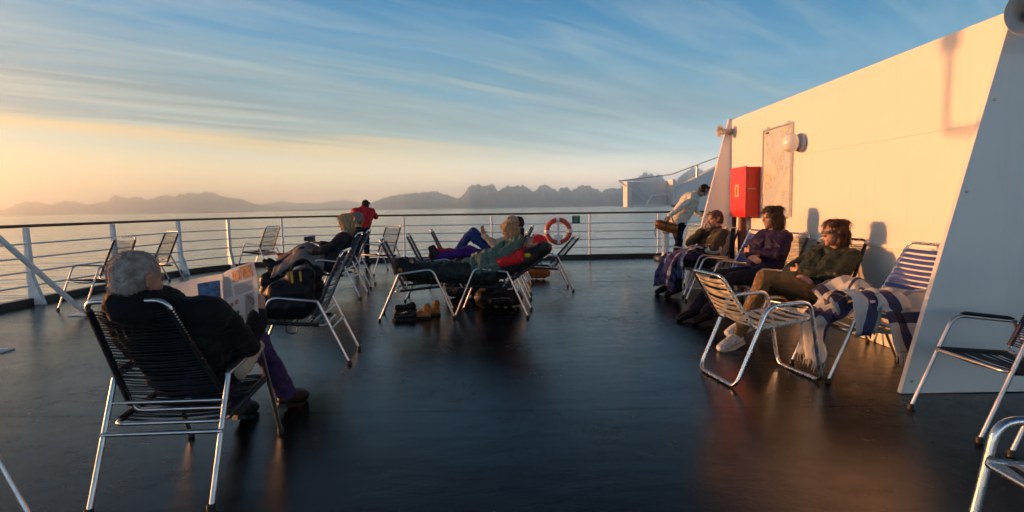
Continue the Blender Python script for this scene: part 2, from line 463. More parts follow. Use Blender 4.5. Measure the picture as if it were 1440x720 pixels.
PROF_I1= [(-0.5525, 0.0002), (-0.545, 0.0018), (-0.53, 0.0022), (-0.515, 0.001), (-0.4875, 0.0006), (-0.4688, 0.001), (-0.45, 0.0002)]
PROF_I2= [(-0.425, 0.0002), (-0.4, 0.0016), (-0.3625, 0.0022), (-0.3375, 0.0026), (-0.3, 0.003), (-0.2625, 0.0022), (-0.2375, 0.0002)]
terrain_range('hills', PROF_L, 15000, 2600, M_ROCK, seed=3.0)
terrain_range('hills', PROF_F, 21000, 2500, M_ROCK, seed=9.0)
terrain_range('hills', PROF_M, 14000, 2200, M_ROCK, seed=14.0)
terrain_range('hills', PROF_R, 13000, 2400, M_ROCK, seed=22.0)
terrain_range('island', PROF_I1, 9000, 300, M_ISLE, seed=31.0)
terrain_range('island', PROF_I2, 10500, 300, M_ISLE, seed=37.0)
# the air between ship and mountains
bm = bmesh.new()
add_box(bm, (0, 0, (SEA_Z - 7 + 730) / 2), (46000, 46000, 730 - SEA_Z + 7))
haze = link_mesh('haze', mesh_of(bm, 'haze', False), None)
hm = bpy.data.materials.new('sea_haze'); hm.use_nodes = True
hm.node_tree.nodes.clear()
ho = hm.node_tree.nodes.new('ShaderNodeOutputMaterial'); hv = hm.node_tree.nodes.new('ShaderNodeVolumePrincipled')
hv.inputs['Color'].default_value = (0.93, 0.96, 1.0, 1)
hv.inputs['Density'].default_value = HAZE_D
hv.inputs['Anisotropy'].default_value = 0.94
hm.node_tree.links.new(hv.outputs[0], ho.inputs['Volume'])
haze.data.materials.append(hm)
tag(haze, kind='stuff')

# ---------------------------------------------------------------- ship: deck, hull, kerb
YS, XP, XS, RC = 14.42, -7.22, 9.6, 2.9
edge = [(XP, -4.0)]
for k in range(11):
    a = math.pi - (math.pi / 2) * k / 10
    edge.append((XP + RC + RC * math.cos(a), YS - RC + RC * math.sin(a)))
edge += [(XS, YS), (XS, -4.0)]
bm = bmesh.new()
add_prism(bm, list(reversed(edge)), -0.12, 0.0)
tag(link_mesh('deck', mesh_of(bm, 'deck', False), None, M_DECK), kind='structure')
bm = bmesh.new()
add_prism(bm, [(x * 0.995, y * 0.995 if y > 0 else y) for x, y in reversed(edge)], SEA_Z - 1, -0.125)
M_HULL = mat('hull_paint', (0.02, 0.022, 0.03), 0.35, var=0.2, vscale=0.4)
tag(link_mesh('ship_hull', mesh_of(bm, 'ship_hull', False), None, M_HULL), kind='structure')
# weld seam across the deck plates
bm = bmesh.new()
add_tube(bm, [(-7.0, 3.72, -0.004), (-3, 3.66, -0.004), (0, 3.63, -0.004), (2.55, 3.60, -0.004)], 0.0055, 6)
add_tube(bm, [(-7.0, 9.9, -0.004), (2.6, 9.9, -0.004)], 0.0065, 6)
tag(link_mesh('deck_seam', mesh_of(bm, 'deck_seam'), None, M_DECK), kind='structure')
def edge_path(inset, z):
    p = [(XP + inset, -3.9, z)]
    for k in range(17):
        a = math.pi - (math.pi / 2) * k / 16
        p.append((XP + RC + (RC - inset) * math.cos(a), YS - RC + (RC - inset) * math.sin(a), z))
    p.append((8.8, YS - inset, z))
    return p
bm = bmesh.new()
pa, pb = edge_path(0.02, 0), edge_path(0.13, 0)
va = [[bm.verts.new((x, y, z)) for x, y, _ in pa] for z in (0.002, 0.10)]
vb = [[bm.verts.new((x, y, z)) for x, y, _ in pb] for z in (0.002, 0.10)]
for i in range(len(pa) - 1):
    bm.faces.new((va[0][i], va[0][i + 1], va[1][i + 1], va[1][i]))
    bm.faces.new((vb[0][i], vb[1][i], vb[1][i + 1], vb[0][i + 1]))
    bm.faces.new((va[1][i], va[1][i + 1], vb[1][i + 1], vb[1][i]))
tag(link_mesh('kerb', mesh_of(bm, 'kerb', False), None, M_KERB), kind='structure')

# ---------------------------------------------------------------- railing round the stern
RAIL_Z = 1.115
rail = empty('ship_railing', (-1.5, YS - 0.07, 0))
tag(rail, 'white ship railing with a brown wooden handrail running round the stern', 'railing')
def child(name, me, parent, m, loc=None):
    o = link_mesh(name, me, parent, m)
    if loc is not None: o.location = loc
    return o
def world_child(name, bm, parent, m, smooth=True, bevel=0.0):
    """Mesh given in world coordinates, parented to a thing that stands at its own place."""
    me = mesh_of(bm, name, smooth, bevel)
    M = parent.matrix_basis.inverted() if parent.parent is None else (parent.parent.matrix_basis @ parent.matrix_basis).inverted()
    me.transform(M)
    return link_mesh(name, me, parent, m)
def railz(p): return RAIL_Z + (0.05 if p[0] < -4 else 0.05 * max(0, (-p[0]) / 4))
bm = bmesh.new()
hp = [(x, y, railz((x, y))) for x, y, _ in edge_path(0.07, 0)]
add_tube(bm, hp, 0.034, 10, flat=(1.05, 0.72))
world_child('handrail', bm, rail, M_TEAK)
for f in (0.14, 0.335, 0.53, 0.725):
    bm = bmesh.new()
    add_tube(bm, [(x, y, 0.10 + (railz((x, y)) - 0.1) * f + 0.03) for x, y, _ in edge_path(0.07, 0)], 0.0125, 8)
    world_child('rail_bar', bm, rail, M_RAILW)
def rail_post(x, y, nx, ny, wide):
    bm = bmesh.new()
    h = railz((x, y))
    rot = Matrix.Rotation(math.atan2(ny, nx), 3, 'Z')
    if wide:      # flat bar stanchion with a flared foot
        prof = [(-0.02, 0.0), (0.20, 0.0), (0.055, 0.42), (0.035, h - 0.03), (-0.02, h - 0.03)]
        a = [bm.verts.new(Vector((x, y, 0.002)) + rot @ Vector((-u, -0.032, z))) for u, z in prof]
        b = [bm.verts.new(Vector((x, y, 0.002)) + rot @ Vector((-u, 0.032, z))) for u, z in prof]
        bm.faces.new(a); bm.faces.new(list(reversed(b)))
        for i in range(5): bm.faces.new((a[i], b[i], b[(i + 1) % 5], a[(i + 1) % 5]))
        world_child('post', bm, rail, M_RAILW, False, 0.004)
    else:
        add_tube(bm, [(x, y, 0.0), (x, y, h - 0.02)], 0.024, 10)
        add_lathe(bm, [(0.05, 0.0), (0.05, 0.015), (0.022, 0.03)], 12, Matrix.Translation((x, y, 0.1)))
        world_child('post', bm, rail, M_RAILW)
xp = XP + 0.07
for y in (1.2, 3.6, 6.2, 8.38, 10.2): rail_post(xp, y, -1, 0, True)
for a in (168, 143):
    ca, sa = math.cos(R(a)), math.sin(R(a))
    rail_post(XP + RC + (RC - 0.07) * ca, YS - RC + (RC - 0.07) * sa, ca, sa, True)
for a in (118,):
    ca, sa = math.cos(R(a)), math.sin(R(a))
    rail_post(XP + RC + (RC - 0.07) * ca, YS - RC + (RC - 0.07) * sa, ca, sa, False)
for x in (-2.71, -0.5, 1.97, 3.70, 5.6, 7.4): rail_post(x, YS - 0.07, 0, 1, False)
# diagonal stay bolted to the deck at the left
stay = empty('stay_bar', (-5.66, 7.42, 0))
tag(stay, 'white diagonal steel stay bolted to the deck at the left edge', 'stay')
bm = bmesh.new(); add_tube(bm, [(-5.68, 7.41, 0.07), (-5.86, 6.45, 1.12), (-6.06, 5.5, 2.13)], 0.033, 12); world_child('bar', bm, stay, M_RAILW)
bm = bmesh.new(); add_box(bm, (-5.66, 7.42, 0.008), (0.30, 0.16, 0.014)); world_child('foot_plate', bm, stay, M_RAILW, False, 0.003)
bm = bmesh.new(); add_lathe(bm, [(0, -0.045), (0.03, -0.045), (0.03, 0.045), (0, 0.045)], 12, Matrix.Translation((-5.66, 7.42, 0.06)) @ Matrix.Rotation(R(90), 4, 'X')); world_child('bolt', bm, stay, M_STEEL)
pad = bmesh.new(); add_box(pad, (-5.13, 5.48, 0.008), (0.36, 0.16, 0.014))
add_lathe(pad, [(0.06, 0.0), (0.06, 0.05), (0.0, 0.055)], 14, Matrix.Translation((-5.21, 5.48, 0.012)))
o = link_mesh('deck_fitting', mesh_of(pad, 'deck_fitting', True, 0.003), None, M_RAILW)
tag(o, 'small white plate fitting on the deck at the left picture edge', 'deck fitting')
# floodlight on a cranked pole, left of the picture; it throws the crooked shadow on the wall
fl = empty('floodlight', (-6.95, 6.25, 0))
tag(fl, 'grey floodlight on a cranked pole whose shadow falls on the white wall', 'floodlight')
bm = bmesh.new(); add_tube(bm, fillet([(-6.95, 6.25, 0), (-6.95, 6.25, 2.71), (-6.95, 7.08, 2.79), (-6.95, 7.08, 3.45)], 0.05), 0.031, 10); world_child('pole', bm, fl, M_RAILW)
bm = bmesh.new(); add_box(bm, (-6.95, 7.08, 3.56), (0.14, 0.19, 0.32)); world_child('lamp_housing', bm, fl, M_GREYH, False, 0.02)

# ---------------------------------------------------------------- white deckhouse wall with its two sloping fins
WX, WY0, WY1, WH = 3.40, 3.86, 8.86, 2.60
house = empty('deckhouse', (WX + 1.2, 6.3, 0))
tag(house, 'white painted steel deckhouse wall lit orange by the low sun with sloping fins', 'deckhouse')
bm = bmesh.new(); add_box(bm, (WX + 1.3, (WY0 + WY1) / 2, WH / 2 + 0.001), (2.6, WY1 - WY0, WH)); world_child('wall', bm, house, M_WHITE, False, 0.012)
def fin(y, t, xb, xt):
    bm = bmesh.new()
    pr = [(xb, 0.006), (xt, WH + 0.02), (WX + 3.2, WH + 0.02), (WX + 3.2, 0.006)] if y < 5 else [(xb, 0.006), (xt, WH + 0.02), (WX + 0.06, WH + 0.02), (WX + 0.06, 0.006)]
    a = [bm.verts.new((x, y, z)) for x, z in pr]; b = [bm.verts.new((x, y + t, z)) for x, z in pr]
    bm.faces.new(list(reversed(a))); bm.faces.new(b)
    for i in range(4): bm.faces.new((a[i], a[(i + 1) % 4], b[(i + 1) % 4], b[i]))
    world_child('fin', bm, house, M_WHITE, False, 0.012)
fin(WY0 - 0.045, 0.04, 2.66, 3.30)
fin(WY1 + 0.005, 0.04, 2.72, 3.36)
bm = bmesh.new(); add_tube(bm, [(WX - 0.001, WY0 + 0.02, 1.87), (WX - 0.001, WY1 - 0.02, 1.90)], 0.004, 6); world_child('weld_seam', bm, house, M_WHITE)
bm = bmesh.new(); add_box(bm, (WX - 0.012, (WY0 + WY1) / 2, 0.92), (0.03, WY1 - WY0 - 0.04, 0.035)); world_child('ledge', bm, house, M_WHITE, False, 0.006)
for y in (WY0 - 0.052,):
    for (x, z) in ((2.73, 0.09), (3.04, 1.38), (3.19, 1.98)):
        bm = bmesh.new(); bmesh.ops.create_uvsphere(bm, u_segments=10, v_segments=6, radius=0.010, matrix=Matrix.Translation((x, y + 0.004, z))); world_child('bolt', bm, house, M_STEEL)

# ---------------------------------------------------------------- deck chairs
M_CORD = mat('black_vinyl_cord', (0.010, 0.010, 0.014), 0.4)
M_NAVY = mat('navy_vinyl_cord', (0.011, 0.009, 0.032), 0.42)
M_BLUE = mat('blue_vinyl_strap', (0.03, 0.055, 0.24), 0.4, var=0.15, vscale=8)
M_CREAM = mat('cream_vinyl_strap', (0.62, 0.55, 0.40), 0.45, var=0.1, vscale=8)
M_PALEG = mat('pale_green_strap', (0.42, 0.47, 0.33), 0.45, var=0.1, vscale=8)
M_GREYS = mat('grey_vinyl_strap', (0.30, 0.36, 0.40), 0.45, var=0.1, vscale=8)
HW, TR = 0.262, 0.0125
_cache = {}
def cached(key, fn):
    if key not in _cache: _cache[key] = fn()
    return _cache[key]
def tube_mesh(name, pts, r, closed=False, seg=10):
    bm = bmesh.new(); add_tube(bm, pts, r, seg, closed); return mesh_of(bm, name)
def strands(name, p0, p1, n, halfw0, halfw1, kind, sag=0.012, nrm=(0, 0, 1), arc=0.0):
    """Cords or flat straps wound across two rails that run from p0 to p1 (in the x-z plane)."""
    rnd = random.Random(n * 7 + int(p0[0] * 100))
    bm = bmesh.new()
    p0, p1, nv = Vector(p0), Vector(p1), Vector(nrm).normalized()
    du = (p1 - p0).normalized()
    if kind == 'cord':      # the windings hide the side rails
        for sd in (-1, 1):
            pp = [p0.lerp(p1, k / (2 * n)) + Vector((0, sd * (halfw0 + (halfw1 - halfw0) * k / (2 * n)), 0)) for k in range(2 * n + 1)]
            add_tube(bm, pp, [0.0158 if k % 2 else 0.0138 for k in range(2 * n + 1)], 8)
    for i in range(n):
        t = (i + 0.5) / n
        c = p0.lerp(p1, t)
        w = halfw0 + (halfw1 - halfw0) * t
        s = sag * (0.4 + 1.1 * rnd.random())
        if kind == 'cord':
            pts = []
            tilt = (rnd.random() - 0.5) * 0.006
            for k in range(9):
                v = -1 + 2 * k / 8
                pts.append(c + Vector((0, v * (w + 0.004), 0)) - nv * (s * (1 - v * v)) + du * (tilt * v + 0.002 * math.sin(v * 4 + i)))
            add_tube(bm, pts, 0.0036, 6)
            for sd in (-1, 1):      # the wrap round each rail
                add_tube(bm, [c + Vector((0, sd * w, 0)) + (nv * math.cos(a) * 0.016 + Vector((0, sd * math.sin(a), 0)) * 0.016) for a in (0, 0.8, 1.6, 2.4, 3.1)], 0.0036, 5)
        else:
            hw = (p1 - p0).length / n * 0.36
            rows = []
            for k in range(9):
                v = -1 + 2 * k / 8
                q = c + Vector((0, v * (w + 0.014), 0)) - nv * (s * (1 - v * v) - (0.013 if abs(v) < 0.99 else 0.0))
                rows.append([bm.verts.new(q + du * hw * a + nv * b) for a, b in ((-1, 0), (-0.6, 0.0035), (0.6, 0.0035), (1, 0), (0.6, -0.002), (-0.6, -0.002))])
            for a, b in zip(rows, rows[1:]):
                for k in range(6): bm.faces.new((a[k], a[(k + 1) % 6], b[(k + 1) % 6], b[k]))
            bm.faces.new(rows[0]); bm.faces.new(list(reversed(rows[-1])))
            for sd in (-1, 1):      # the strap folded round the tube
                pr = [c + Vector((0, sd * w, 0)) + (nv * math.cos(a) + Vector((0, sd, 0)) * math.sin(a)) * 0.0155 for a in (0.2, 1.0, 1.8, 2.6, 3.2)]
                r0 = [[bm.verts.new(q + du * hw * a) for a in (-0.95, 0.95)] for q in pr]
                for a, b in zip(r0, r0[1:]): bm.faces.new((a[0], a[1], b[1], b[0]))
    return mesh_of(bm, name)
def deck_chair(label, loc, heading, cords=None, style='cord', metal=None, back=((-0.12, 0.37), (-0.40, 0.97)), top_w=0.215, pads=None, z=0.0, lean=0.0):
    cords = cords or M_NAVY
    metal = metal or M_ALU
    c = empty('deck_chair', (loc[0], loc[1], z), R(heading))
    tag(c, label, 'deck chair', 'aluminium deck chairs')
    b0, b1 = Vector((back[0][0], 0, back[0][1])), Vector((back[1][0], 0, back[1][1]))
    key = (style, back, top_w, lean)
    def sheared(me):
        for v in me.vertices: v.co.y += lean * (v.co.z - 0.42)
        return me
    for s in (-1, 1):
        af = child('arm_frame', cached(('arm', s), lambda: tube_mesh('arm_frame', fillet([(0.455, s * HW, 0.012), (0.205, s * HW, 0.605), (-0.195, s * HW, 0.555)], 0.075), TR)), c, metal)
        lg = child('rear_leg', cached(('leg', s), lambda: tube_mesh('rear_leg', [(-0.185, s * (HW + 0.001), 0.556), (-0.43, s * (HW + 0.001), 0.012)], TR)), c, metal)
        for par, x in ((af, 0.455), (lg, -0.43)):
            def cap():
                bm = bmesh.new(); add_lathe(bm, [(0, 0), (0.019, 0.001), (0.019, 0.028), (0.0165, 0.036), (0, 0.036)], 12, Matrix.Translation((x, s * HW, 0))); return mesh_of(bm, 'foot_cap')
            child('foot_cap', cached(('cap', s, x), cap), par, M_RUBBER)
        if pads:
            def padm():
                bm = bmesh.new()
                add_tube(bm, [(0.16, s * HW, 0.612), (0.13, s * HW, 0.614), (-0.14, s * HW, 0.580), (-0.175, s * HW, 0.575)], [0.012, 0.021, 0.021, 0.012], 10, flat=(1.0, 0.55)); return mesh_of(bm, 'armrest_pad')
            child('armrest_pad', cached(('pad', s), padm), c, pads)
    sf = fillet([(-0.235, HW - 0.012, 0.345), (0.325, HW - 0.012, 0.392), (0.325, -HW + 0.012, 0.392), (-0.235, -HW + 0.012, 0.345)], 0.045, 5, True)
    child('seat_frame', cached(('seat',), lambda: tube_mesh('seat_frame', sf, 0.0105, True)), c, metal)
    child('seat_' + ('straps' if style == 'strap' else 'cords'), cached(('sc', style), lambda: strands('seat', (-0.19, 0, 0.350), (0.31, 0, 0.391), 30 if style == 'cord' else 11, HW - 0.012, HW - 0.012, style, 0.02)), c, cords)
    def bf():
        w0, w1 = HW - 0.03, top_w
        return tube_mesh('back_frame', fillet([(b0.x, w0, b0.z), (b1.x, w1, b1.z), (b1.x, -w1, b1.z), (b0.x, -w0, b0.z)], 0.05, 6, True), 0.0115, True)
    child('back_frame', cached(('bf',) + key, lambda: sheared(bf())), c, metal)
    nv = Vector((b1.z - b0.z, 0, -(b1.x - b0.x)))
    e0, e1 = b0.lerp(b1, 0.06), b0.lerp(b1, 0.93)
    child('back_' + ('straps' if style == 'strap' else 'cords'), cached(('bc',) + key, lambda: sheared(strands('back', e0, e1, 38 if style == 'cord' else 14, HW - 0.03, top_w, style, 0.018, nv))), c, cords)
    child('crossbar', cached(('cb',), lambda: tube_mesh('crossbar', [(-0.296, -HW - 0.012, 0.318), (-0.296, HW + 0.012, 0.318)], 0.011)), c, metal)
    child('back_stay', cached(('bs', key), lambda: tube_mesh('back_stay', [(-0.232, -HW, 0.445), (-0.232, HW, 0.445)], 0.008)), c, metal)
    return c
def strap_chair(label, loc, heading, cords, metal=None, z=0.0):
    """Low chair: one tube runs round both sides and under the feet, wide straps on seat and back."""
    metal = metal or M_ALU
    c = empty('strap_chair', (loc[0], loc[1], z), R(heading))
    tag(c, label, 'deck chair', 'aluminium deck chairs')
    h = 0.26
    loop = [(-0.34, h, 0.017), (-0.09, h, 0.595), (0.235, h, 0.612), (0.345, h, 0.017), (0.345, -h, 0.017), (0.235, -h, 0.612), (-0.09, -h, 0.595), (-0.34, -h, 0.017)]
    child('leg_frame', cached(('lf',), lambda: tube_mesh('leg_frame', fillet(loop, 0.075, 6, True), 0.0155, True, 12)), c, metal)
    w = h - 0.028
    sb = [(-0.43, w - 0.02, 0.815), (-0.185, w, 0.425), (0.30, w, 0.485), (0.30, -w, 0.485), (-0.185, -w, 0.425), (-0.43, -w + 0.02, 0.815)]
    child('seat_frame', cached(('sbf',), lambda: tube_mesh('seat_frame', fillet(sb, 0.05, 6, True), 0.0125, True)), c, metal)
    child('seat_straps', cached(('sbs',), lambda: strands('seat', (-0.155, 0, 0.43), (0.285, 0, 0.485), 9, w, w, 'strap', 0.022)), c, cords)
    child('back_straps', cached(('sbb',), lambda: strands('back', (-0.21, 0, 0.465), (-0.415, 0, 0.79), 8, w - 0.002, w - 0.018, 'strap', 0.02, (0.39, 0, 0.245))), c, cords)
    for s in (-1, 1):
        child('bracket', cached(('sbk', s), lambda: tube_mesh('bracket', [(0.262, s * (h - 0.002), 0.475), (0.262, s * (w - 0.01), 0.479)], 0.010)), c, metal)
        child('bracket', cached(('sbk2', s), lambda: tube_mesh('bracket', [(-0.158, s * (h - 0.002), 0.43), (-0.158, s * (w - 0.01), 0.43)], 0.010)), c, metal)
    return c

deck_chair('dark corded chair under the man reading the newspaper', (-1.64, 2.84), 93, M_CORD, metal=M_ALUD, back=((-0.12, 0.37), (-0.36, 0.945)), pads=M_RUBBER, top_w=0.172, lean=0.16)
deck_chair('navy corded chair loaded with a black bag behind the newspaper reader', (-1.87, 5.02), 186, M_NAVY)
deck_chair('empty corded chair by the left railing closest to the diagonal stay', (-5.92, 8.16), 251, M_CORD, metal=M_ALUD)
deck_chair('empty corded chair by the left railing just beyond the newspaper reader head', (-6.66, 10.5), 240, M_CORD, metal=M_ALUD)
deck_chair('solitary empty corded chair at the rounded corner of the railing beside the red bucket', (-5.86, 13.25), 160, M_CORD, metal=M_ALUD)
deck_chair('navy corded chair in which the blonde woman under the grey blanket sits', (-2.70, 8.62), 182, M_CORD)
deck_chair('dark corded chair beside the blonde woman holding the grey haired passenger', (-2.84, 9.72), 186, M_CORD)
deck_chair('empty corded chair by the stern railing near the person in the red jacket', (-2.75, 11.9), 236, M_CORD)
deck_chair('navy corded chair supporting the feet of the red hatted sleeper', (-1.19, 6.98), 7, M_NAVY)
deck_chair('navy corded chair supporting the purple legs of the long haired woman', (-1.13, 8.35), 5, M_NAVY)
deck_chair('navy corded chair farthest back in the lounging group with blue trousered feet on it', (-0.98, 9.75), 4, M_NAVY)
REC = ((-0.12, 0.37), (-0.66, 0.74))
deck_chair('bright tubed reclined chair carrying the red hatted sleeper in a dark sleeping bag', (-0.22, 7.02), 174, M_NAVY, back=REC)
deck_chair('chair carrying the long haired woman in the green jacket', (-0.16, 8.32), 178, M_NAVY)
deck_chair('chair carrying the passenger in blue trousers behind the long haired woman', (-0.10, 9.75), 178, M_NAVY, back=((-0.12, 0.37), (-0.52, 0.88)))
deck_chair('empty dark backed chair standing in front of the orange life ring', (0.50, 9.02), 184, M_NAVY, back=((-0.12, 0.37), (-0.56, 0.86)))
deck_chair('pale green strapped chair below the man in the white shirt', (3.02, 9.75), 218, M_PALEG, 'strap', back=((-0.12, 0.37), (-0.36, 0.97)), top_w=0.225)
deck_chair('chair of the grey haired man with the plaid blanket by the far fin', (2.86, 8.35), 186, M_CORD)
deck_chair('empty bright blue corded chair between the grey haired man and the purple jacket', (2.83, 7.45), 181, M_BLUE, 'strap', pads=None)
deck_chair('chair under the person in the purple jacket', (2.90, 6.50), 186, M_CORD)
deck_chair('wide black corded chair of the woman in the green jacket', (2.84, 5.33), 205, M_CORD, top_w=0.24)
deck_chair('blue strapped chair draped with the white and navy blanket beside the near fin', (2.76, 4.36), 181, M_BLUE, 'strap', back=((-0.12, 0.37), (-0.46, 0.99)))
strap_chair('low cream strapped chair with looped legs in front of the green jacket woman', (1.87, 4.27), 9, M_CREAM)
deck_chair('black corded chair with dark armrests in front of the blue shaded fin', (2.99, 3.28), 181, M_NAVY, pads=M_RUBBER)
deck_chair('corded chair cut by the right picture edge with only a front leg in view', (3.02, 2.58), 180, M_NAVY)
strap_chair('grey strapped chair cropped by the bottom right picture corner', (1.80, 1.53), 178, M_GREYS)
deck_chair('dark chair leg cropped by the bottom left picture corner', (-2.52, 2.06), 2, M_GREYS, 'strap', metal=M_ALUD, pads=M_RUBBER)

# ---------------------------------------------------------------- fittings on the wall
def xform(loc, rot): return Matrix.Translation(loc) @ rot
hose = empty('fire_cabinet', (WX - 0.1, 8.07, 1.15))
tag(hose, 'red enamelled fire hose cabinet on the white wall by the far fin', 'fire cabinet')
cx0, cx1, cy0, cy1, cz0, cz1 = WX - 0.205, WX - 0.004, 7.80, 8.33, 1.14, 1.82
bm = bmesh.new(); add_box(bm, ((cx0 + cx1) / 2 + 0.012, (cy0 + cy1) / 2, (cz0 + cz1) / 2), (cx1 - cx0 - 0.024, cy1 - cy0, cz1 - cz0)); world_child('body', bm, hose, M_RED, False, 0.008)
bm = bmesh.new(); add_box(bm, (cx0 + 0.009, (cy0 + cy1) / 2, (cz0 + cz1) / 2), (0.022, cy1 - cy0 + 0.02, cz1 - cz0 + 0.02)); dr = world_child('door', bm, hose, M_RED, False, 0.006)
def world_sub(name, bm, part, m, smooth=True, bevel=0.0):
    me = mesh_of(bm, name, smooth, bevel)
    root = part.parent
    me.transform(root.matrix_basis.inverted())
    return link_mesh(name, me, part, m)
M_LABEL = mat('yellowed_label', (0.62, 0.50, 0.22), 0.5, var=0.2, vscale=30)
M_BLACK = mat('black_paint', (0.01, 0.01, 0.01), 0.5)
bm = bmesh.new(); add_box(bm, (cx0 - 0.004, 8.08, 1.50), (0.006, 0.13, 0.17)); lb = world_child('label_plate', bm, hose, M_LABEL, False)
bm = bmesh.new()
add_box(bm, (cx0 - 0.0085, 8.08, 1.50), (0.003, 0.05, 0.12))
world_sub('marking', bm, lb, mat('label_red', (0.45, 0.04, 0.02), 0.5), False)
bm = bmesh.new(); add_tube(bm, fillet([(cx0 + 0.04, cy0 - 0.004, 1.52), (cx0 + 0.04, cy0 - 0.03, 1.52), (cx0 + 0.13, cy0 - 0.03, 1.52), (cx0 + 0.13, cy0 - 0.004, 1.52)], 0.015), 0.007, 8); world_sub('handle', bm, dr, M_STEEL)
bm = bmesh.new()
add_tube(bm, fillet([(WX - 0.10, 8.15, 1.15), (WX - 0.10, 8.15, 0.6), (WX - 0.12, 8.10, 0.05)], 0.1), 0.05, 12)
add_tube(bm, fillet([(WX - 0.10, 8.38, 1.5), (WX - 0.13, 8.42, 0.7), (WX - 0.14, 8.4, 0.02)], 0.2), 0.035, 12)
o = world_child('hose_pipe', bm, hose, mat('dark_red_hose', (0.07, 0.010, 0.009), 0.5, var=0.3, vscale=9))

# framed chart
ch = empty('chart_board', (WX - 0.02, 7.14, 1.6)); tag(ch, 'framed pale nautical chart board mounted on the white wall beside the round lamp', 'chart board')
y0, y1, z0, z1 = 6.92, 7.68, 1.16, 2.28
def paper_material():
    m = bpy.data.materials.new('chart_paper'); m.use_nodes = True
    nt = m.node_tree; p = nt.nodes['Principled BSDF']; N, L = nt.nodes.new, nt.links.new
    t = N('ShaderNodeTexCoord')
    n = N('ShaderNodeTexNoise'); n.inputs['Scale'].default_value = 3.2; n.inputs['Detail'].default_value = 9; n.inputs['Roughness'].default_value = 0.62
    L(t.outputs['Object'], n.inputs['Vector'])
    r = N('ShaderNodeValToRGB'); e = r.color_ramp.elements
    e[0].position, e[0].color = 0.40, (0.46, 0.52, 0.55, 1)
    e[1].position, e[1].color = 0.66, (0.62, 0.61, 0.56, 1)
    for pos, c in ((0.47, (0.52, 0.54, 0.52, 1)), (0.50, (0.34, 0.33, 0.31, 1)), (0.515, (0.60, 0.55, 0.45, 1))):
        k = e.new(pos); k.color = c
    L(n.outputs['Fac'], r.inputs[0]); L(r.outputs[0], p.inputs['Base Color'])
    p.inputs['Roughness'].default_value = 0.35; p.inputs['Coat Weight'].default_value = 0.35
    return m
bm = bmesh.new(); add_box(bm, (WX - 0.012, (y0 + y1) / 2, (z0 + z1) / 2), (0.02, y1 - y0 - 0.03, z1 - z0 - 0.03)); world_child('chart', bm, ch, paper_material(), False)
bm = bmesh.new()
for (c, s) in (((WX - 0.017, (y0 + y1) / 2, z1), (0.034, y1 - y0 + 0.02, 0.02)), ((WX - 0.017, (y0 + y1) / 2, z0), (0.034, y1 - y0 + 0.02, 0.02)),
               ((WX - 0.017, y0, (z0 + z1) / 2), (0.034, 0.02, z1 - z0 - 0.022)), ((WX - 0.017, y1, (z0 + z1) / 2), (0.034, 0.02, z1 - z0 - 0.022))):
    add_box(bm, c, s)
for yy, zz in ((y0 + 0.1, z1 + 0.02), (y1 - 0.1, z1 + 0.02), (y0 + 0.1, z0 - 0.02), (y1 - 0.1, z0 - 0.02)): add_box(bm, (WX - 0.012, yy, zz), (0.02, 0.03, 0.03))
world_child('frame', bm, ch, M_ALUD, False)
bm = bmesh.new(); add_box(bm, (WX - 0.0235, y1 - 0.11, z1 - 0.045), (0.003, 0.10, 0.022)); world_child('title_strip', bm, ch, M_BLACK, False)
# bulkhead lamp
lp = empty('wall_lamp', (WX - 0.1, 6.72, 2.02)); tag(lp, 'round white globe lamp on a grey disc base on the white wall', 'lamp')
RY = Matrix.Rotation(R(-90), 4, 'Y')
bm = bmesh.new(); add_lathe(bm, [(0, 0.0), (0.135, 0.002), (0.135, 0.03), (0.125, 0.045), (0.075, 0.06), (0.07, 0.10), (0, 0.1)], 28, xform((WX - 0.002, 6.72, 2.02), RY @ Matrix.Scale(0.82, 4))); world_child('base', bm, lp, mat('lamp_base_grey', (0.42, 0.46, 0.50), 0.4))
bm = bmesh.new(); add_lathe(bm, [(0.085, 0.085), (0.12, 0.10), (0.135, 0.14), (0.13, 0.19), (0.10, 0.235), (0.05, 0.262), (0, 0.268)], 28, xform((WX - 0.002, 6.72, 2.02), RY @ Matrix.Scale(0.82, 4))); world_child('globe', bm, lp, mat('opal_glass', (0.78, 0.76, 0.72), 0.15, spec=0.6, sub=0.2))
# horn loudspeakers
def horn(label, loc, axis, s):
    h = empty('loudspeaker', loc); tag(h, label, 'loudspeaker', 'horn loudspeakers on the fins')
    q = Vector((0, 0, 1)).rotation_difference(Vector(axis).normalized()).to_matrix().to_4x4()
    bm = bmesh.new(); add_lathe(bm, [(0.045 * s, -0.10 * s), (0.052 * s, 0.0), (0.065 * s, 0.06 * s), (0.10 * s, 0.13 * s), (0.145 * s, 0.175 * s), (0.158 * s, 0.182 * s), (0.158 * s, 0.190 * s), (0.142 * s, 0.186 * s), (0.095 * s, 0.14 * s), (0.05 * s, 0.06 * s), (0.03 * s, 0.02 * s), (0, 0.02 * s)], 32, q)
    child('horn', mesh_of(bm, 'horn'), h, M_GREYH)
    bm = bmesh.new(); add_lathe(bm, [(0.0, 0.02 * s), (0.03 * s, 0.03 * s), (0.036 * s, 0.12 * s), (0.034 * s, 0.155 * s), (0.0, 0.165 * s)], 20, q); child('plug', mesh_of(bm, 'plug'), h, M_GREYH)
    bm = bmesh.new(); add_lathe(bm, [(0, -0.2 * s), (0.06 * s, -0.19 * s), (0.065 * s, -0.10 * s), (0, -0.095 * s)], 20, q); child('driver', mesh_of(bm, 'driver'), h, M_GREYH)
    return h
h1 = horn('large grey horn loudspeaker on top of the near fin at the right edge', (3.275, 3.68, 2.475), (-0.52, -0.85, -0.10), 1.0)
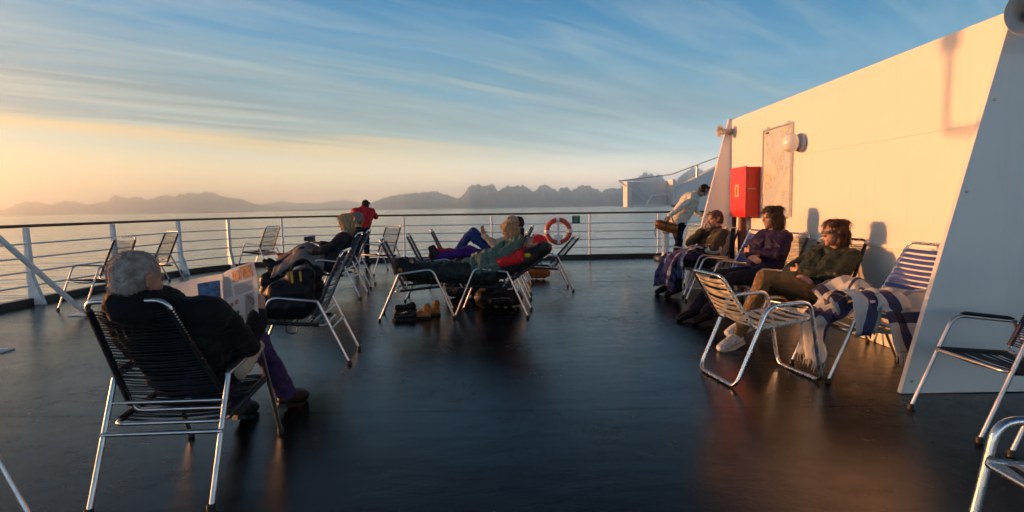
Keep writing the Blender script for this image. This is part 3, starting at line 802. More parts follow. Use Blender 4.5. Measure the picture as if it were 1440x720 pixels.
bm = bmesh.new(); add_tube(bm, fillet([(0.02, 0.03, 0.0), (0.06, 0.05, 0.0), (0.08, 0.12, -0.03)], 0.03), 0.012, 8); child('bracket', mesh_of(bm, 'bracket'), h1, M_STEEL)
h2 = horn('small grey horn loudspeaker sticking out from the far fin', (3.30, 8.80, 2.42), (-0.96, -0.2, -0.02), 0.60)
bm = bmesh.new(); add_tube(bm, [(0.05, 0, -0.02), (0.08, 0.07, -0.04)], 0.014, 8); child('bracket', mesh_of(bm, 'bracket'), h2, M_STEEL)

# ---------------------------------------------------------------- stern fittings
ring = empty('life_ring', (1.17, YS - 0.17, 0.70)); tag(ring, 'orange red life ring with white bands hanging on the stern railing', 'life ring')
M_LRED = mat('life_ring_red', (0.62, 0.075, 0.03), 0.55, var=0.12, vscale=9, bump=0.1, bscale=120)
M_LWHT = mat('life_ring_white', (0.72, 0.70, 0.66), 0.5)
def torus_arc(bm, a0, a1, R_, r_, n, flat=(1, 1)):
    add_tube(bm, [(R_ * math.cos(a), 0, R_ * math.sin(a)) for a in [a0 + (a1 - a0) * i / n for i in range(n + 1)]], r_, 14, flat=flat)
bm = bmesh.new(); add_tube(bm, [(0.285 * math.cos(2 * math.pi * i / 40), 0, 0.285 * math.sin(2 * math.pi * i / 40)) for i in range(40)], 0.058, 14, True); child('float', mesh_of(bm, 'float'), ring, M_LRED)
for a in (45, 135, 225, 315):
    bm = bmesh.new(); torus_arc(bm, R(a + 47 - 9), R(a + 47 + 9), 0.285, 0.0605, 5); child('band', mesh_of(bm, 'band'), ring, M_LWHT)
bm = bmesh.new(); add_tube(bm, [((0.345 + 0.03 * abs(math.sin(2 * t))) * math.cos(t), 0.0, (0.345 + 0.03 * abs(math.sin(2 * t))) * math.sin(t)) for t in [2 * math.pi * i / 60 for i in range(60)]], 0.007, 6, True); child('grab_line', mesh_of(bm, 'grab_line'), ring, M_LWHT)
bm = bmesh.new(); add_box(bm, (0, 0.035, 0.05), (0.05, 0.02, 0.62)); add_box(bm, (0, 0.035, -0.25), (0.36, 0.02, 0.04)); add_tube(bm, fillet([(0, 0.03, 0.33), (0, -0.06, 0.36), (0, -0.07, 0.30)], 0.03), 0.009, 8); add_prism(bm, [(-0.11, 0.02), (0.11, 0.02), (0.03, 0.04), (-0.03, 0.04)], -0.23, -0.1)
child('hanger', mesh_of(bm, 'hanger', False), ring, M_RAILW)
sg = empty('safety_sign', (1.62, YS - 0.13, 0.98)); tag(sg, 'small green safety sign hanging from the stern handrail', 'sign')
bm = bmesh.new(); add_box(bm, (0, 0, 0), (0.20, 0.008, 0.20)); child('plate', mesh_of(bm, 'plate', False), sg, mat('sign_green', (0.02, 0.11, 0.075), 0.4))
bm = bmesh.new()
add_tube(bm, [(0.05 * math.cos(2 * math.pi * i / 20), -0.006, 0.05 * math.sin(2 * math.pi * i / 20) - 0.015) for i in range(20)], 0.008, 6, True)
add_box(bm, (0, -0.006, -0.015), (0.03, 0.004, 0.03)); add_box(bm, (0, -0.006, 0.07), (0.13, 0.004, 0.02))
child('pictogram', mesh_of(bm, 'pictogram'), sg, mat('sign_pale_green', (0.16, 0.34, 0.26), 0.4))
bk = empty('bucket', (-5.36, 13.3, 0)); tag(bk, 'orange red fire bucket on the deck below the stern railing', 'bucket')
bm = bmesh.new(); add_lathe(bm, [(0, 0.01), (0.115, 0.012), (0.15, 0.32), (0.156, 0.325), (0.156, 0.335), (0.146, 0.333), (0.11, 0.03), (0, 0.03)], 24); child('pail', mesh_of(bm, 'pail'), bk, mat('bucket_red', (0.60, 0.09, 0.025), 0.45, var=0.12, vscale=8))
bm = bmesh.new(); add_tube(bm, [(0.152 * math.cos(a), 0.05 * math.sin(a), 0.315 - 0.09 * math.sin(a)) for a in [math.pi * i / 12 for i in range(13)]], 0.005, 6); child('handle', mesh_of(bm, 'handle'), bk, M_STEEL)
bo = empty('mooring_bollard', (3.72, 13.72, 0)); tag(bo, 'white painted mooring post on a black base by the stern railing behind the bending man', 'bollard')
bm = bmesh.new(); add_lathe(bm, [(0.11, 0.08), (0.085, 0.12), (0.085, 0.62), (0.12, 0.66), (0.12, 0.72), (0.09, 0.75), (0, 0.755)], 22); child('post', mesh_of(bm, 'post'), bo, M_WHITE)
bm = bmesh.new(); add_lathe(bm, [(0, 0.0), (0.3, 0.002), (0.28, 0.07), (0.12, 0.09), (0, 0.09)], 22); child('base', mesh_of(bm, 'base'), bo, M_KERB)
# davit with its box platform beyond the stern railing
dv = empty('davit', (4.9, 15.0, 0)); tag(dv, 'white steel davit with a sloping arm and box platform beyond the stern railing', 'davit')
DY = 14.75
bm = bmesh.new()
pl = [(4.24, 1.27), (4.24, 1.72), (5.5, 2.36), (7.2, 3.2), (7.2, -0.1), (6.2, -0.1), (5.4, 1.0)]
a = [bm.verts.new((x, DY, z)) for x, z in pl]; b = [bm.verts.new((x, DY + 0.5, z)) for x, z in pl]
bm.faces.new(a); bm.faces.new(list(reversed(b)))
for i in range(len(pl)): bm.faces.new((a[i], b[i], b[(i + 1) % len(pl)], a[(i + 1) % len(pl)]))
world_child('arm_plate', bm, dv, M_WHITE, False, 0.01)
bm = bmesh.new()
bx0, bx1, bz0, bz1 = 2.99, 4.22, 1.27, 1.93
add_box(bm, ((bx0 + bx1) / 2, DY + 0.48, (bz0 + bz1) / 2), (bx1 - bx0, 0.03, bz1 - bz0))
add_box(bm, (bx0 + 0.05, DY + 0.2, (bz0 + bz1) / 2 - 0.001), (0.11, 0.52, bz1 - bz0 - 0.004))
add_box(bm, ((bx0 + bx1) / 2, DY + 0.2, bz0 + 0.02), (bx1 - bx0 - 0.23, 0.52, 0.05))
add_box(bm, (bx1 - 0.03, DY + 0.2, (bz0 + bz1) / 2 + 0.04), (0.06, 0.5, bz1 - bz0 - 0.004))
world_child('box', bm, dv, M_WHITE, False, 0.006)
bm = bmesh.new()
add_tube(bm, [(2.80, DY + 0.1, 1.95), (3.62, DY - 0.03, 1.34)], 0.022, 8)
add_tube(bm, [(3.22, DY + 0.1, 1.86), (3.58, DY - 0.03, 1.47)], 0.02, 8)
add_tube(bm, [(2.80, DY + 0.1, 1.95), (3.5, DY + 0.1, 1.98)], 0.016, 8)
add_tube(bm, [(3.48, DY - 0.05, 1.30), (3.64, DY - 0.05, 1.58)], 0.026, 8)
add_tube(bm, [(3.64, DY - 0.05, 1.54), (4.02, DY - 0.05, 1.57)], 0.02, 8)
add_tube(bm, fillet([(3.88, DY - 0.06, 1.56), (3.88, DY - 0.06, 1.68), (4.04, DY - 0.06, 1.68), (4.04, DY - 0.06, 1.5)], 0.05), 0.018, 8)
world_child('linkage', bm, dv, M_WHITE)
bm = bmesh.new()
add_tube(bm, [(2.80, DY + 0.1, 1.95), (4.2, DY + 0.2, 2.10), (5.6, DY + 0.2, 2.60), (7.0, DY + 0.2, 3.3)], 0.012, 6)
add_tube(bm, [(4.86, DY + 0.2, 1.8), (4.86, DY + 0.2, 2.33)], 0.03, 8)
add_tube(bm, [(5.6, DY + 0.2, 2.3), (5.6, DY + 0.2, 2.66)], 0.03, 8)
world_child('guard_wire', bm, dv, M_STEEL)

# ---------------------------------------------------------------- people
def add_cone(bm, p0, r0, p1, r1, seg=14):
    """Round cone: two balls joined by their hull."""
    p0, p1 = Vector(p0), Vector(p1)
    d = p1 - p0
    L = d.length
    if L < 1e-5: d = Vector((0, 0, 1)); L = 1e-5
    a, b = frame(d)
    d = d.normalized()
    rings = []
    for k in range(1, 5): rings.append((-r0 * math.cos(k * math.pi / 8), r0 * math.sin(k * math.pi / 8)))
    for k in range(4, 0, -1): rings.append((L + r1 * math.cos(k * math.pi / 8), r1 * math.sin(k * math.pi / 8)))
    rows = []
    for (t, rr) in rings:
        rows.append([bm.verts.new(p0 + d * t + (a * math.cos(2 * math.pi * k / seg) + b * math.sin(2 * math.pi * k / seg)) * rr) for k in range(seg)])
    s, e = bm.verts.new(p0 - d * r0), bm.verts.new(p0 + d * (L + r1))
    for u, v in zip(rows, rows[1:]):
        for k in range(seg): bm.faces.new((u[k], u[(k + 1) % seg], v[(k + 1) % seg], v[k]))
    for k in range(seg):
        bm.faces.new((s, rows[0][(k + 1) % seg], rows[0][k]))
        bm.faces.new((e, rows[-1][k], rows[-1][(k + 1) % seg]))
def add_ball(bm, c, rx, ry, rz, rot=None):
    m = Matrix.Translation(Vector(c)) @ (rot.to_4x4() if rot else Matrix()) @ Matrix.Diagonal((rx, ry, rz, 1))
    bmesh.ops.create_uvsphere(bm, u_segments=18, v_segments=12, radius=1.0, matrix=m)
def blob(name, fill, voxel=0.012, smooth=4, fold=None, seed=0.0):
    """Grow one continuous skin round everything fill() puts in, smooth it, add folds."""
    bm = bmesh.new()
    fill(bm)
    bmesh.ops.recalc_face_normals(bm, faces=bm.faces[:])
    me = bpy.data.meshes.new('tmp'); bm.to_mesh(me); bm.free()
    o = bpy.data.objects.new('tmp', me); COL.objects.link(o)
    md = o.modifiers.new('r', 'REMESH'); md.mode = 'VOXEL'; md.voxel_size = voxel; md.use_smooth_shade = True
    if smooth:
        ms = o.modifiers.new('s', 'SMOOTH'); ms.factor = 0.5; ms.iterations = smooth
    dg = bpy.context.evaluated_depsgraph_get(); dg.update()
    res = bpy.data.meshes.new_from_object(o.evaluated_get(dg))
    res.name = name
    bpy.data.objects.remove(o); bpy.data.meshes.remove(me)
    if fold:
        nrm = [v.normal.copy() for v in res.vertices]
        for amp, sc, st in fold:
            for v, n in zip(res.vertices, nrm):
                q = Vector((v.co.x * sc * st[0] + seed, v.co.y * sc * st[1], v.co.z * sc * st[2]))
                w = noise.noise(q)
                w = (1 - abs(w) * 2.2) - 0.45
                v.co += n * amp * w
    for p in res.polygons: p.use_smooth = True
    return res
SKIN = mat('skin', (0.40, 0.205, 0.135), 0.5, var=0.12, vscale=30, sub=0.15)
def fabric(name, c, var=0.09, rough=0.85): return mat(name, c, rough, var=var, vscale=14, bump=0.35, bscale=240, bdist=0.002, sheen=0.04, spec=0.2)
def hairm(name, c): return mat(name, c, 0.55, var=0.45, vscale=60, bump=0.8, bscale=120, stretch=(1, 1, 0.25), bdist=0.006, spec=0.35)
def V(*a): return Vector(a)
def hand_prims(bm, w, d, n, curl, side):
    d, n = d.normalized(), n.normalized()
    n = (n - d * n.dot(d)).normalized()
    t = d.cross(n) * side                   # towards the thumb
    k = w + d * 0.088
    for o_ in (-0.026, -0.008, 0.010, 0.027): add_cone(bm, w + t * o_ * 0.6, 0.020, k + t * o_, 0.0145, 8)
    for o_, ln in ((-0.031, 0.060), (-0.011, 0.074), (0.010, 0.080), (0.030, 0.072)):
        p, dd, a = k + t * o_, d.copy(), 0.0
        for f, rr in ((0.45, 0.0100), (0.32, 0.0092), (0.23, 0.0082)):
            a += curl
            dd = (d * math.cos(a) + n * math.sin(a)).normalized()
            q = p + dd * ln * f * 1.05
            add_cone(bm, p, rr, q, rr * 0.92, 8)
            p = q
    p = w + d * 0.022 + t * 0.026
    q = p + (d * 0.55 + t * 0.75 + n * 0.30).normalized() * 0.045
    add_cone(bm, p, 0.0150, q, 0.0115, 8)
    add_cone(bm, q, 0.0115, q + (d * 0.85 + t * 0.15 + n * (0.3 + curl * 0.4)).normalized() * 0.034, 0.0092, 8)
def head_prims(bm, c, f, u, l, ears=True, hs=1.0):
    rot = Matrix((f, l, u)).transposed()
    rot = rot @ Matrix.Scale(hs, 3)
    f, u, l = f * hs, u * hs, l * hs
    P = lambda a, b, e: c + f * a + l * b + u * e
    add_ball(bm, P(-0.012, 0, 0.030), 0.098, 0.077, 0.090, rot)
    add_ball(bm, P(0.030, 0, -0.020), 0.066, 0.064, 0.085, rot)
    add_cone(bm, P(0.030, 0, -0.060), 0.052, P(0.060, 0, -0.092), 0.026)
    add_cone(bm, P(0.086, 0, 0.018), 0.011, P(0.110, 0, -0.022), 0.0135, 8)
    add_cone(bm, P(0.084, -0.013, -0.026), 0.010, P(0.084, 0.013, -0.026), 0.010, 8)
    add_cone(bm, P(0.081, -0.030, 0.030), 0.012, P(0.081, 0.030, 0.030), 0.012, 8)
    add_cone(bm, P(0.085, -0.016, -0.055), 0.0095, P(0.085, 0.016, -0.055), 0.0095, 8)
    for s in (-1, 1):
        add_ball(bm, P(0.058, s * 0.040, -0.015), 0.026, 0.022, 0.026, rot)
        if ears:
            add_cone(bm, P(-0.008, s * 0.080, 0.024), 0.016, P(0.004, s * 0.078, -0.026), 0.011, 8)
            add_cone(bm, P(-0.024, s * 0.094, 0.026), 0.011, P(-0.016, s * 0.088, -0.018), 0.009, 8)
    add_cone(bm, P(-0.03, 0, -0.05), 0.058, P(-0.035, 0, -0.13), 0.056)
def add_strands(me, c, u, f, style, seed):
    """Loose locks growing out of the hair volume, so its outline is not a shell."""
    rnd = random.Random(int(seed * 100))
    n, ln, rr = {'cropped': (3200, 0.013, 0.0010), 'short': (800, 0.035, 0.0014), 'bob': (1000, 0.08, 0.0016), 'long': (1100, 0.10, 0.0016)}[style]
    bm = bmesh.new(); bm.from_mesh(me); bm.verts.ensure_lookup_table()
    vs = list(bm.verts)
    top = c + u * 0.10 - f * 0.02
    picks = [vs[rnd.randrange(len(vs))] for _ in range(n)]
    data = [(v.co.copy(), v.normal.copy()) for v in picks]
    for p, nn in data:
        if (p - c).dot(f) > 0.07 and (p - c).dot(u) < 0.05: continue
        away = (p - top); away = away - nn * away.dot(nn)
        d = (away.normalized() if away.length > 1e-4 else -u) * 0.8 - u * 0.5 + Vector((rnd.uniform(-.35, .35), rnd.uniform(-.35, .35), rnd.uniform(-.2, .2)))
        d.normalize()
        k = rnd.uniform(0.5, 1.2)
        if style == 'cropped': d = (nn * 0.7 + d * 0.7).normalized()
        q1 = p + d * ln * 0.5 * k + nn * ln * 0.10
        q2 = p + d * ln * k + nn * ln * rnd.uniform(-0.05, 0.12)
        add_tube(bm, [p - nn * 0.004, q1, q2], [rr, rr * 0.8, rr * 0.25], 3, caps=False)
    bm.to_mesh(me); bm.free()
    for pgn in me.polygons: pgn.use_smooth = True
def person(label, loc, heading, J, look=(0, 0, 0), top=None, bottom=None, hair=None, hairstyle='short', shoes=None, voxel=0.009, hands=None, build=1.0, collar=None, extra=None, group=None, hat=None, hs=1.0, high=False):
    p = empty('person', (loc[0], loc[1], 0), R(heading)); tag(p, label, 'person', group)
    J = {k: Vector(v) for k, v in J.items()}
    yaw, pitch, roll = (R(a) for a in look)
    q = Matrix.Rotation(yaw, 3, 'Z') @ Matrix.Rotation(-pitch, 3, 'Y') @ Matrix.Rotation(roll, 3, 'X')
    f, l, u = q @ V(1, 0, 0), q @ V(0, 1, 0), q @ V(0, 0, 1)
    c, nek, pel = J['hed'], J['nek'], J['pel']
    up = (nek - pel).normalized()
    sd = (J['shoL'] - J['shoR']).normalized()
    seed = loc[0] * 3.1 + loc[1]
    hands = hands or {}
    def body(bm):
        head_prims(bm, c, f, u, l, True, hs)
        add_cone(bm, c - u * 0.06 - f * 0.02, 0.055, nek, 0.060)
        add_cone(bm, J['shoL'], 0.055 * build, J['shoR'], 0.055 * build)
        for s in 'LR':
            k = 1 if s == 'L' else -1
            add_cone(bm, J['sho' + s].lerp(nek, 0.45) - up * 0.10, 0.092 * build, pel + sd * k * 0.07 + up * 0.04, 0.098 * build)
            add_cone(bm, J['sho' + s], 0.050, J['elb' + s], 0.038)
            add_cone(bm, J['elb' + s], 0.038, J['wri' + s], 0.026)
            hd, hn, cu = hands.get(s, (J['wri' + s] - J['elb' + s], V(0, 0, -1), 0.35))
            hand_prims(bm, J['wri' + s], Vector(hd), Vector(hn), cu, -k)
            add_cone(bm, J['hip' + s], 0.078, J['kne' + s], 0.052)
            add_cone(bm, J['kne' + s], 0.052, J['ank' + s], 0.036)
            add_cone(bm, J['ank' + s], 0.034, J['toe' + s], 0.026)
    child('body', blob('body', body, voxel, 3), p, SKIN)
    if top:
        def topf(bm):
            add_cone(bm, J['shoL'], 0.078 * build, J['shoR'], 0.078 * build)
            add_cone(bm, nek - up * 0.05, 0.085, nek + u * 0.015, 0.070)
            if high: add_cone(bm, nek, 0.098, c - u * 0.115 - f * 0.03, 0.088)
            for s in 'LR':
                k = 1 if s == 'L' else -1
                add_cone(bm, J['sho' + s].lerp(nek, 0.42) - up * 0.10, 0.122 * build, pel + sd * k * 0.085 + up * 0.02, 0.128 * build)
                add_cone(bm, J['sho' + s], 0.076, J['elb' + s], 0.060)
                add_cone(bm, J['elb' + s], 0.060, J['wri' + s].lerp(J['elb' + s], 0.08), 0.045)
        child(top[1] if len(top) > 1 else 'jacket', blob('jacket', topf, max(0.010, voxel), 5, [(0.016, 5.5, (1, 1, 1.5)), (0.009, 15, (1, 1, 1.3)), (0.004, 38, (1, 1, 1))], seed), p, top[0])
    if collar:
        bm = bmesh.new()
        cr_ = 0.011 if collar is F_TAN else 0.024
        ring_ = [(nek if collar is not F_TAN else c - u * 0.125 - f * 0.02) + (f * math.cos(a) * 0.082 + l * math.sin(a) * 0.088) + u * (0.035 - 0.02 * math.cos(a)) for a in [2 * math.pi * i / 22 for i in range(22)]]
        add_tube(bm, ring_, cr_, 8, True)
        child('collar', mesh_of(bm, 'collar'), p, collar)
    if bottom:
        def botf(bm):
            add_cone(bm, J['hipL'], 0.118 * build, J['hipR'], 0.118 * build)
            add_cone(bm, pel, 0.115 * build, pel + up * 0.06, 0.11 * build)
            for s in 'LR':
                add_cone(bm, J['hip' + s], 0.103 * build, J['kne' + s], 0.070)
                add_cone(bm, J['kne' + s], 0.070, J['ank' + s].lerp(J['kne' + s], 0.06), 0.056)
        child('trousers', blob('trousers', botf, max(0.010, voxel), 4, [(0.013, 6.5, (1, 1, 1)), (0.008, 17, (1, 1, 1.2)), (0.003, 40, (1, 1, 1))], seed + 4), p, bottom)
    if shoes:
        for s in 'LR':
            a, t = J['ank' + s], J['toe' + s]
            d = (t - a); dn = d.normalized()
            dwn = (V(0, 0, -1) + dn * dn.z).normalized() if abs(dn.z) < 0.9 else (a - J['kne' + s]).normalized()
            def sf_(bm):
                add_cone(bm, a - dn * 0.02, 0.048, a + dwn * 0.035 - dn * 0.03, 0.042)
                add_cone(bm, a + dwn * 0.035 - dn * 0.03, 0.042, t + dn * 0.02 + dwn * 0.01, 0.040)
                add_cone(bm, a + dn * 0.03, 0.045, t - dn * 0.01, 0.036)
            sh = child('shoe', blob('shoe', sf_, 0.009, 4), p, shoes[0])
            if len(shoes) > 1:
                bm = bmesh.new()
                w = dn.cross(dwn).normalized()
                base = a + dwn * 0.074
                out_ = [base - dn * 0.075, base - dn * 0.05 + w * 0.04, base + d * 0.55 + w * 0.038, base + d + dn * 0.03 + w * 0.035 + dwn * -0.02, base + d + dn * 0.062 + dwn * -0.02]
                out_ += [x - w * 2 * ((x - base).dot(w)) for x in reversed(out_[1:-1])]
                lo = [bm.verts.new(x + dwn * 0.012) for x in out_]; hi = [bm.verts.new(x - dwn * 0.014) for x in out_]
                n_ = len(out_)
                bm.faces.new(lo); bm.faces.new(list(reversed(hi)))
                for i in range(n_): bm.faces.new((lo[i], lo[(i + 1) % n_], hi[(i + 1) % n_], hi[i]))
                child('sole', mesh_of(bm, 'sole', False, 0.006), sh, shoes[1])
    if hair:
        rot = Matrix((f, l, u)).transposed() @ Matrix.Scale(hs, 3)
        P = lambda a, b, e: c + (f * a + l * b + u * e) * hs
        def hf(bm):
            if hairstyle == 'cropped':
                add_ball(bm, P(-0.020, 0, 0.033), 0.0945, 0.0795, 0.0895, rot)
                add_ball(bm, P(-0.050, 0.0, -0.015), 0.060, 0.062, 0.060, rot)
                return
            add_ball(bm, P(-0.022, 0, 0.040), 0.102, 0.088, 0.092, rot)
            add_ball(bm, P(-0.048, 0, 0.0), 0.078, 0.082, 0.095, rot)
            add_cone(bm, P(0.045, -0.045, 0.085), 0.030, P(0.045, 0.045, 0.085), 0.030)
            if hairstyle in ('bob', 'long'):
                dn_ = -0.085 if hairstyle == 'bob' else -0.15
                for s in (-1, 1):
                    add_cone(bm, P(0.0, s * 0.070, 0.04), 0.040, P(-0.02, s * 0.075, dn_), 0.034)
                    add_cone(bm, P(-0.05, s * 0.055, 0.0), 0.055, P(-0.07, s * 0.055, dn_ - 0.01), 0.040)
                add_cone(bm, P(-0.06, 0, 0.0), 0.07, P(-0.085, 0, dn_), 0.05)
                for s in (-1, 0, 1): add_cone(bm, P(0.02, s * 0.05, 0.10), 0.034, P(-0.06, s * 0.05, 0.105), 0.034)
        amp = {'cropped': 0.0015, 'short': 0.006, 'bob': 0.012, 'long': 0.013}[hairstyle]
        hm_ = blob('hair', hf, 0.0075 if hairstyle != 'cropped' else 0.006, 2, [(amp, 30, (1, 1, 0.35)), (amp * 0.7, 85, (1, 1, 0.3))], seed)
        add_strands(hm_, c, u, f, hairstyle, seed)
        child('hair', hm_, p, hair)
    if hat:
        rot = Matrix((f, l, u)).transposed()
        def hatf(bm):
            add_ball(bm, c - f * 0.025 + u * 0.045, 0.112, 0.098, 0.098, rot)
            add_cone(bm, c - f * 0.06 - u * 0.02, 0.085, c - f * 0.07 - u * 0.09, 0.075)
        child('hood', blob('hood', hatf, 0.01, 3, [(0.006, 14, (1, 1, 1))]), p, hat)
    if not hat or True:
        for s in (-1, 1):
            bm = bmesh.new(); bmesh.ops.create_uvsphere(bm, u_segments=10, v_segments=8, radius=0.0125, matrix=Matrix.Translation(c + (f * 0.0795 + l * s * 0.031 + u * 0.012) * hs))
            child('eye', mesh_of(bm, 'eye'), p, mat('eye', (0.05, 0.035, 0.03), 0.15))
    p['_f'] = list(f)
    del p['_f']
    return p, (c, f, l, u)
def sit(pel=(0.0, 0, 0.50), nek=(-0.24, 0, 0.98), hed=(-0.20, 0, 1.15), w=0.19, legs=None, arms=None, twist=0.0):
    pel, nek = V(*pel), V(*nek)
    up = (nek - pel).normalized()
    y = V(math.sin(R(-twist)), math.cos(R(twist)), 0)
    J = dict(pel=pel, nek=nek, hed=V(*hed))
    for s, k in (('L', 1), ('R', -1)):
        J['sho' + s] = nek - up * 0.055 + y * k * w
        J['hip' + s] = pel + V(0, k * 0.09, 0)
        kn, an, to = (legs or {}).get(s, ((0.46, k * 0.12, 0.50), (0.58, k * 0.12, 0.10), (0.74, k * 0.14, 0.05)))
        J['kne' + s], J['ank' + s], J['toe' + s] = V(*kn), V(*an), V(*to)
        el, wr = (arms or {}).get(s, ((-0.02, k * 0.27, 0.70), (0.20, k * 0.20, 0.64)))
        J['elb' + s], J['wri' + s] = V(*el), V(*wr)
    return J
F_BLACK = fabric('black_jacket_cloth', (0.008, 0.008, 0.010))
F_TAN = fabric('tan_wool', (0.42, 0.33, 0.24))
F_PURPLE = fabric('purple_cotton', (0.046, 0.024, 0.092))
F_VIOLET = fabric('violet_nylon', (0.008, 0.003, 0.032), rough=0.6)
F_DGREEN = fabric('dark_green_nylon', (0.014, 0.022, 0.016), rough=0.6)
F_TEAL = fabric('grey_green_quilting', (0.075, 0.13, 0.105), rough=0.65)
F_KHAKI = fabric('khaki_cotton', (0.155, 0.098, 0.045))
F_NAVYC = fabric('navy_cotton', (0.010, 0.011, 0.022))
F_DENIM = fabric('blue_denim', (0.022, 0.045, 0.17))
F_RED = fabric('red_nylon', (0.50, 0.014, 0.020), rough=0.6)
F_SHIRT = fabric('cream_shirt_cotton', (0.66, 0.62, 0.52))
F_BROWN = fabric('brown_green_jacket', (0.042, 0.038, 0.028))
F_CHAR = fabric('charcoal_wool', (0.025, 0.022, 0.024))
F_WHITE = fabric('white_cotton', (0.55, 0.60, 0.64))
F_BEIGE = fabric('beige_knit', (0.45, 0.36, 0.26))
S_BLACK = mat('black_leather', (0.005, 0.0045, 0.0045), 0.5, spec=0.3)
S_WHITE = mat('white_trainer', (0.52, 0.52, 0.52), 0.6, var=0.5, vscale=28)
S_SOLE = mat('pale_rubber_sole', (0.50, 0.48, 0.44), 0.7)
H_GREY = mat('cropped_grey_hair', (0.26, 0.20, 0.165), 0.7, var=0.5, vscale=26, bump=0.6, bscale=260, bdist=0.003, spec=0.15, col2=(0.48, 0.44, 0.40))
H_BLOND = hairm('blonde_hair', (0.40, 0.29, 0.16))
H_DARK = hairm('dark_brown_hair', (0.020, 0.011, 0.008))
H_AUBURN = hairm('auburn_hair', (0.045, 0.016, 0.010))
H_MID = hairm('grey_brown_hair', (0.20, 0.175, 0.15))

# the man reading, seen from behind
Jm = sit((0.06, 0, 0.475), (-0.235, -0.01, 0.90), (-0.315, 0.05, 1.03), 0.21,
         {'L': ((0.45, 0.13, 0.54), (0.66, 0.04, 0.11), (0.83, 0.05, 0.05)), 'R': ((0.47, -0.15, 0.55), (0.86, -0.17, 0.11), (1.01, -0.22, 0.06))},
         {'L': ((0.02, 0.28, 0.64), (0.235, 0.215, 0.76)), 'R': ((0.03, -0.275, 0.63), (0.235, -0.265, 0.775))})
person('grey haired man in a black jacket reading a newspaper in the foreground chair', (-1.64, 2.84), 93, Jm, (-24, -10, 3), (F_BLACK,), F_PURPLE, H_GREY, 'cropped', (S_BLACK, S_BLACK), 0.007,
       {'R': ((0.45, 0.1, 0.9), (0.2, 1, 0.1), 0.75), 'L': ((0.45, -0.1, 0.9), (0.2, -1, 0.1), 0.75)}, hs=1.08, high=True)
# blonde woman, legs up under the blanket
Jb = sit((0.04, 0, 0.50), (-0.20, 0, 0.965), (-0.185, 0, 1.13), 0.19,
         {'L': ((0.42, 0.10, 0.73), (0.88, 0.09, 0.48), (0.99, 0.09, 0.57)), 'R': ((0.42, -0.10, 0.73), (0.88, -0.09, 0.48), (0.99, -0.09, 0.57))},
         {'L': ((0.05, 0.27, 0.76), (0.30, 0.20, 0.70)), 'R': ((0.02, -0.27, 0.74), (0.22, -0.08, 0.82))})
person('blonde woman in a dark jacket facing the sunset with her legs under a grey blanket', (-2.70, 8.62), 182, Jb, (-14, -4, 0), (F_CHAR,), F_NAVYC, H_BLOND, 'bob', (S_BLACK,), 0.009, {'L': ((0.8, -0.1, -0.35), (0, -0.2, -1), 0.3)}, collar=F_WHITE)
Jh = sit()
person('grey brown haired passenger seated just behind the blonde woman', (-2.84, 9.72), 186, sit((0, 0, 0.50), (-0.22, 0, 0.99), (-0.19, 0, 1.16)), (-10, 0, 0), (F_NAVYC,), F_NAVYC, H_MID, 'short', (S_BLACK,), 0.010)
# figure in red at the railing
Jr = dict(pel=(-0.16, 0, 0.90), nek=(0.16, 0, 1.315), hed=(0.27, -0.04, 1.42), shoL=(0.13, 0.20, 1.27), shoR=(0.13, -0.20, 1.27), elbL=(0.30, 0.27, 1.14), elbR=(0.30, -0.27, 1.14),
          wriL=(0.44, 0.09, 1.30), wriR=(0.44, -0.09, 1.30), hipL=(-0.16, 0.09, 0.88), hipR=(-0.16, -0.09, 0.88), kneL=(-0.14, 0.11, 0.48), kneR=(-0.08, -0.11, 0.48),
          ankL=(-0.22, 0.12, 0.09), ankR=(-0.14, -0.12, 0.09), toeL=(-0.05, 0.14, 0.045), toeR=(0.03, -0.14, 0.045))
person('person in a red jacket leaning on the stern railing and looking out to sea', (-3.62, 13.80), 90, Jr, (-12, -22, 0), (F_RED,), F_NAVYC, H_DARK, 'short', (S_BLACK,), 0.010, build=1.22, high=True)
# bending man in the white shirt
Jw = dict(pel=(-0.05, 0, 0.93), nek=(0.36, 0, 1.53), hed=(0.58, 0.0, 1.63), shoL=(0.31, 0.20, 1.44), shoR=(0.20, -0.24, 1.45), elbL=(0.52, 0.26, 1.12), elbR=(-0.12, -0.38, 1.25),
          wriL=(0.68, 0.16, 1.0), wriR=(-0.38, -0.38, 1.06), hipL=(-0.05, 0.09, 0.90), hipR=(-0.05, -0.09, 0.90), kneL=(0.06, 0.11, 0.49), kneR=(-0.06, -0.11, 0.49),
          ankL=(0.02, 0.12, 0.09), ankR=(-0.14, -0.12, 0.09), toeL=(0.20, 0.14, 0.045), toeR=(0.04, -0.14, 0.045))
person('man in a loose white shirt bending forward and holding an orange bag by the railing', (3.78, 12.85), 4, Jw, (8, -28, 0), (F_SHIRT, 'shirt'), F_NAVYC, H_DARK, 'short', (S_BLACK,), 0.010, {'R': ((-0.2, -0.1, -1), (0.3, 1, 0), 0.8)}, build=1.58)
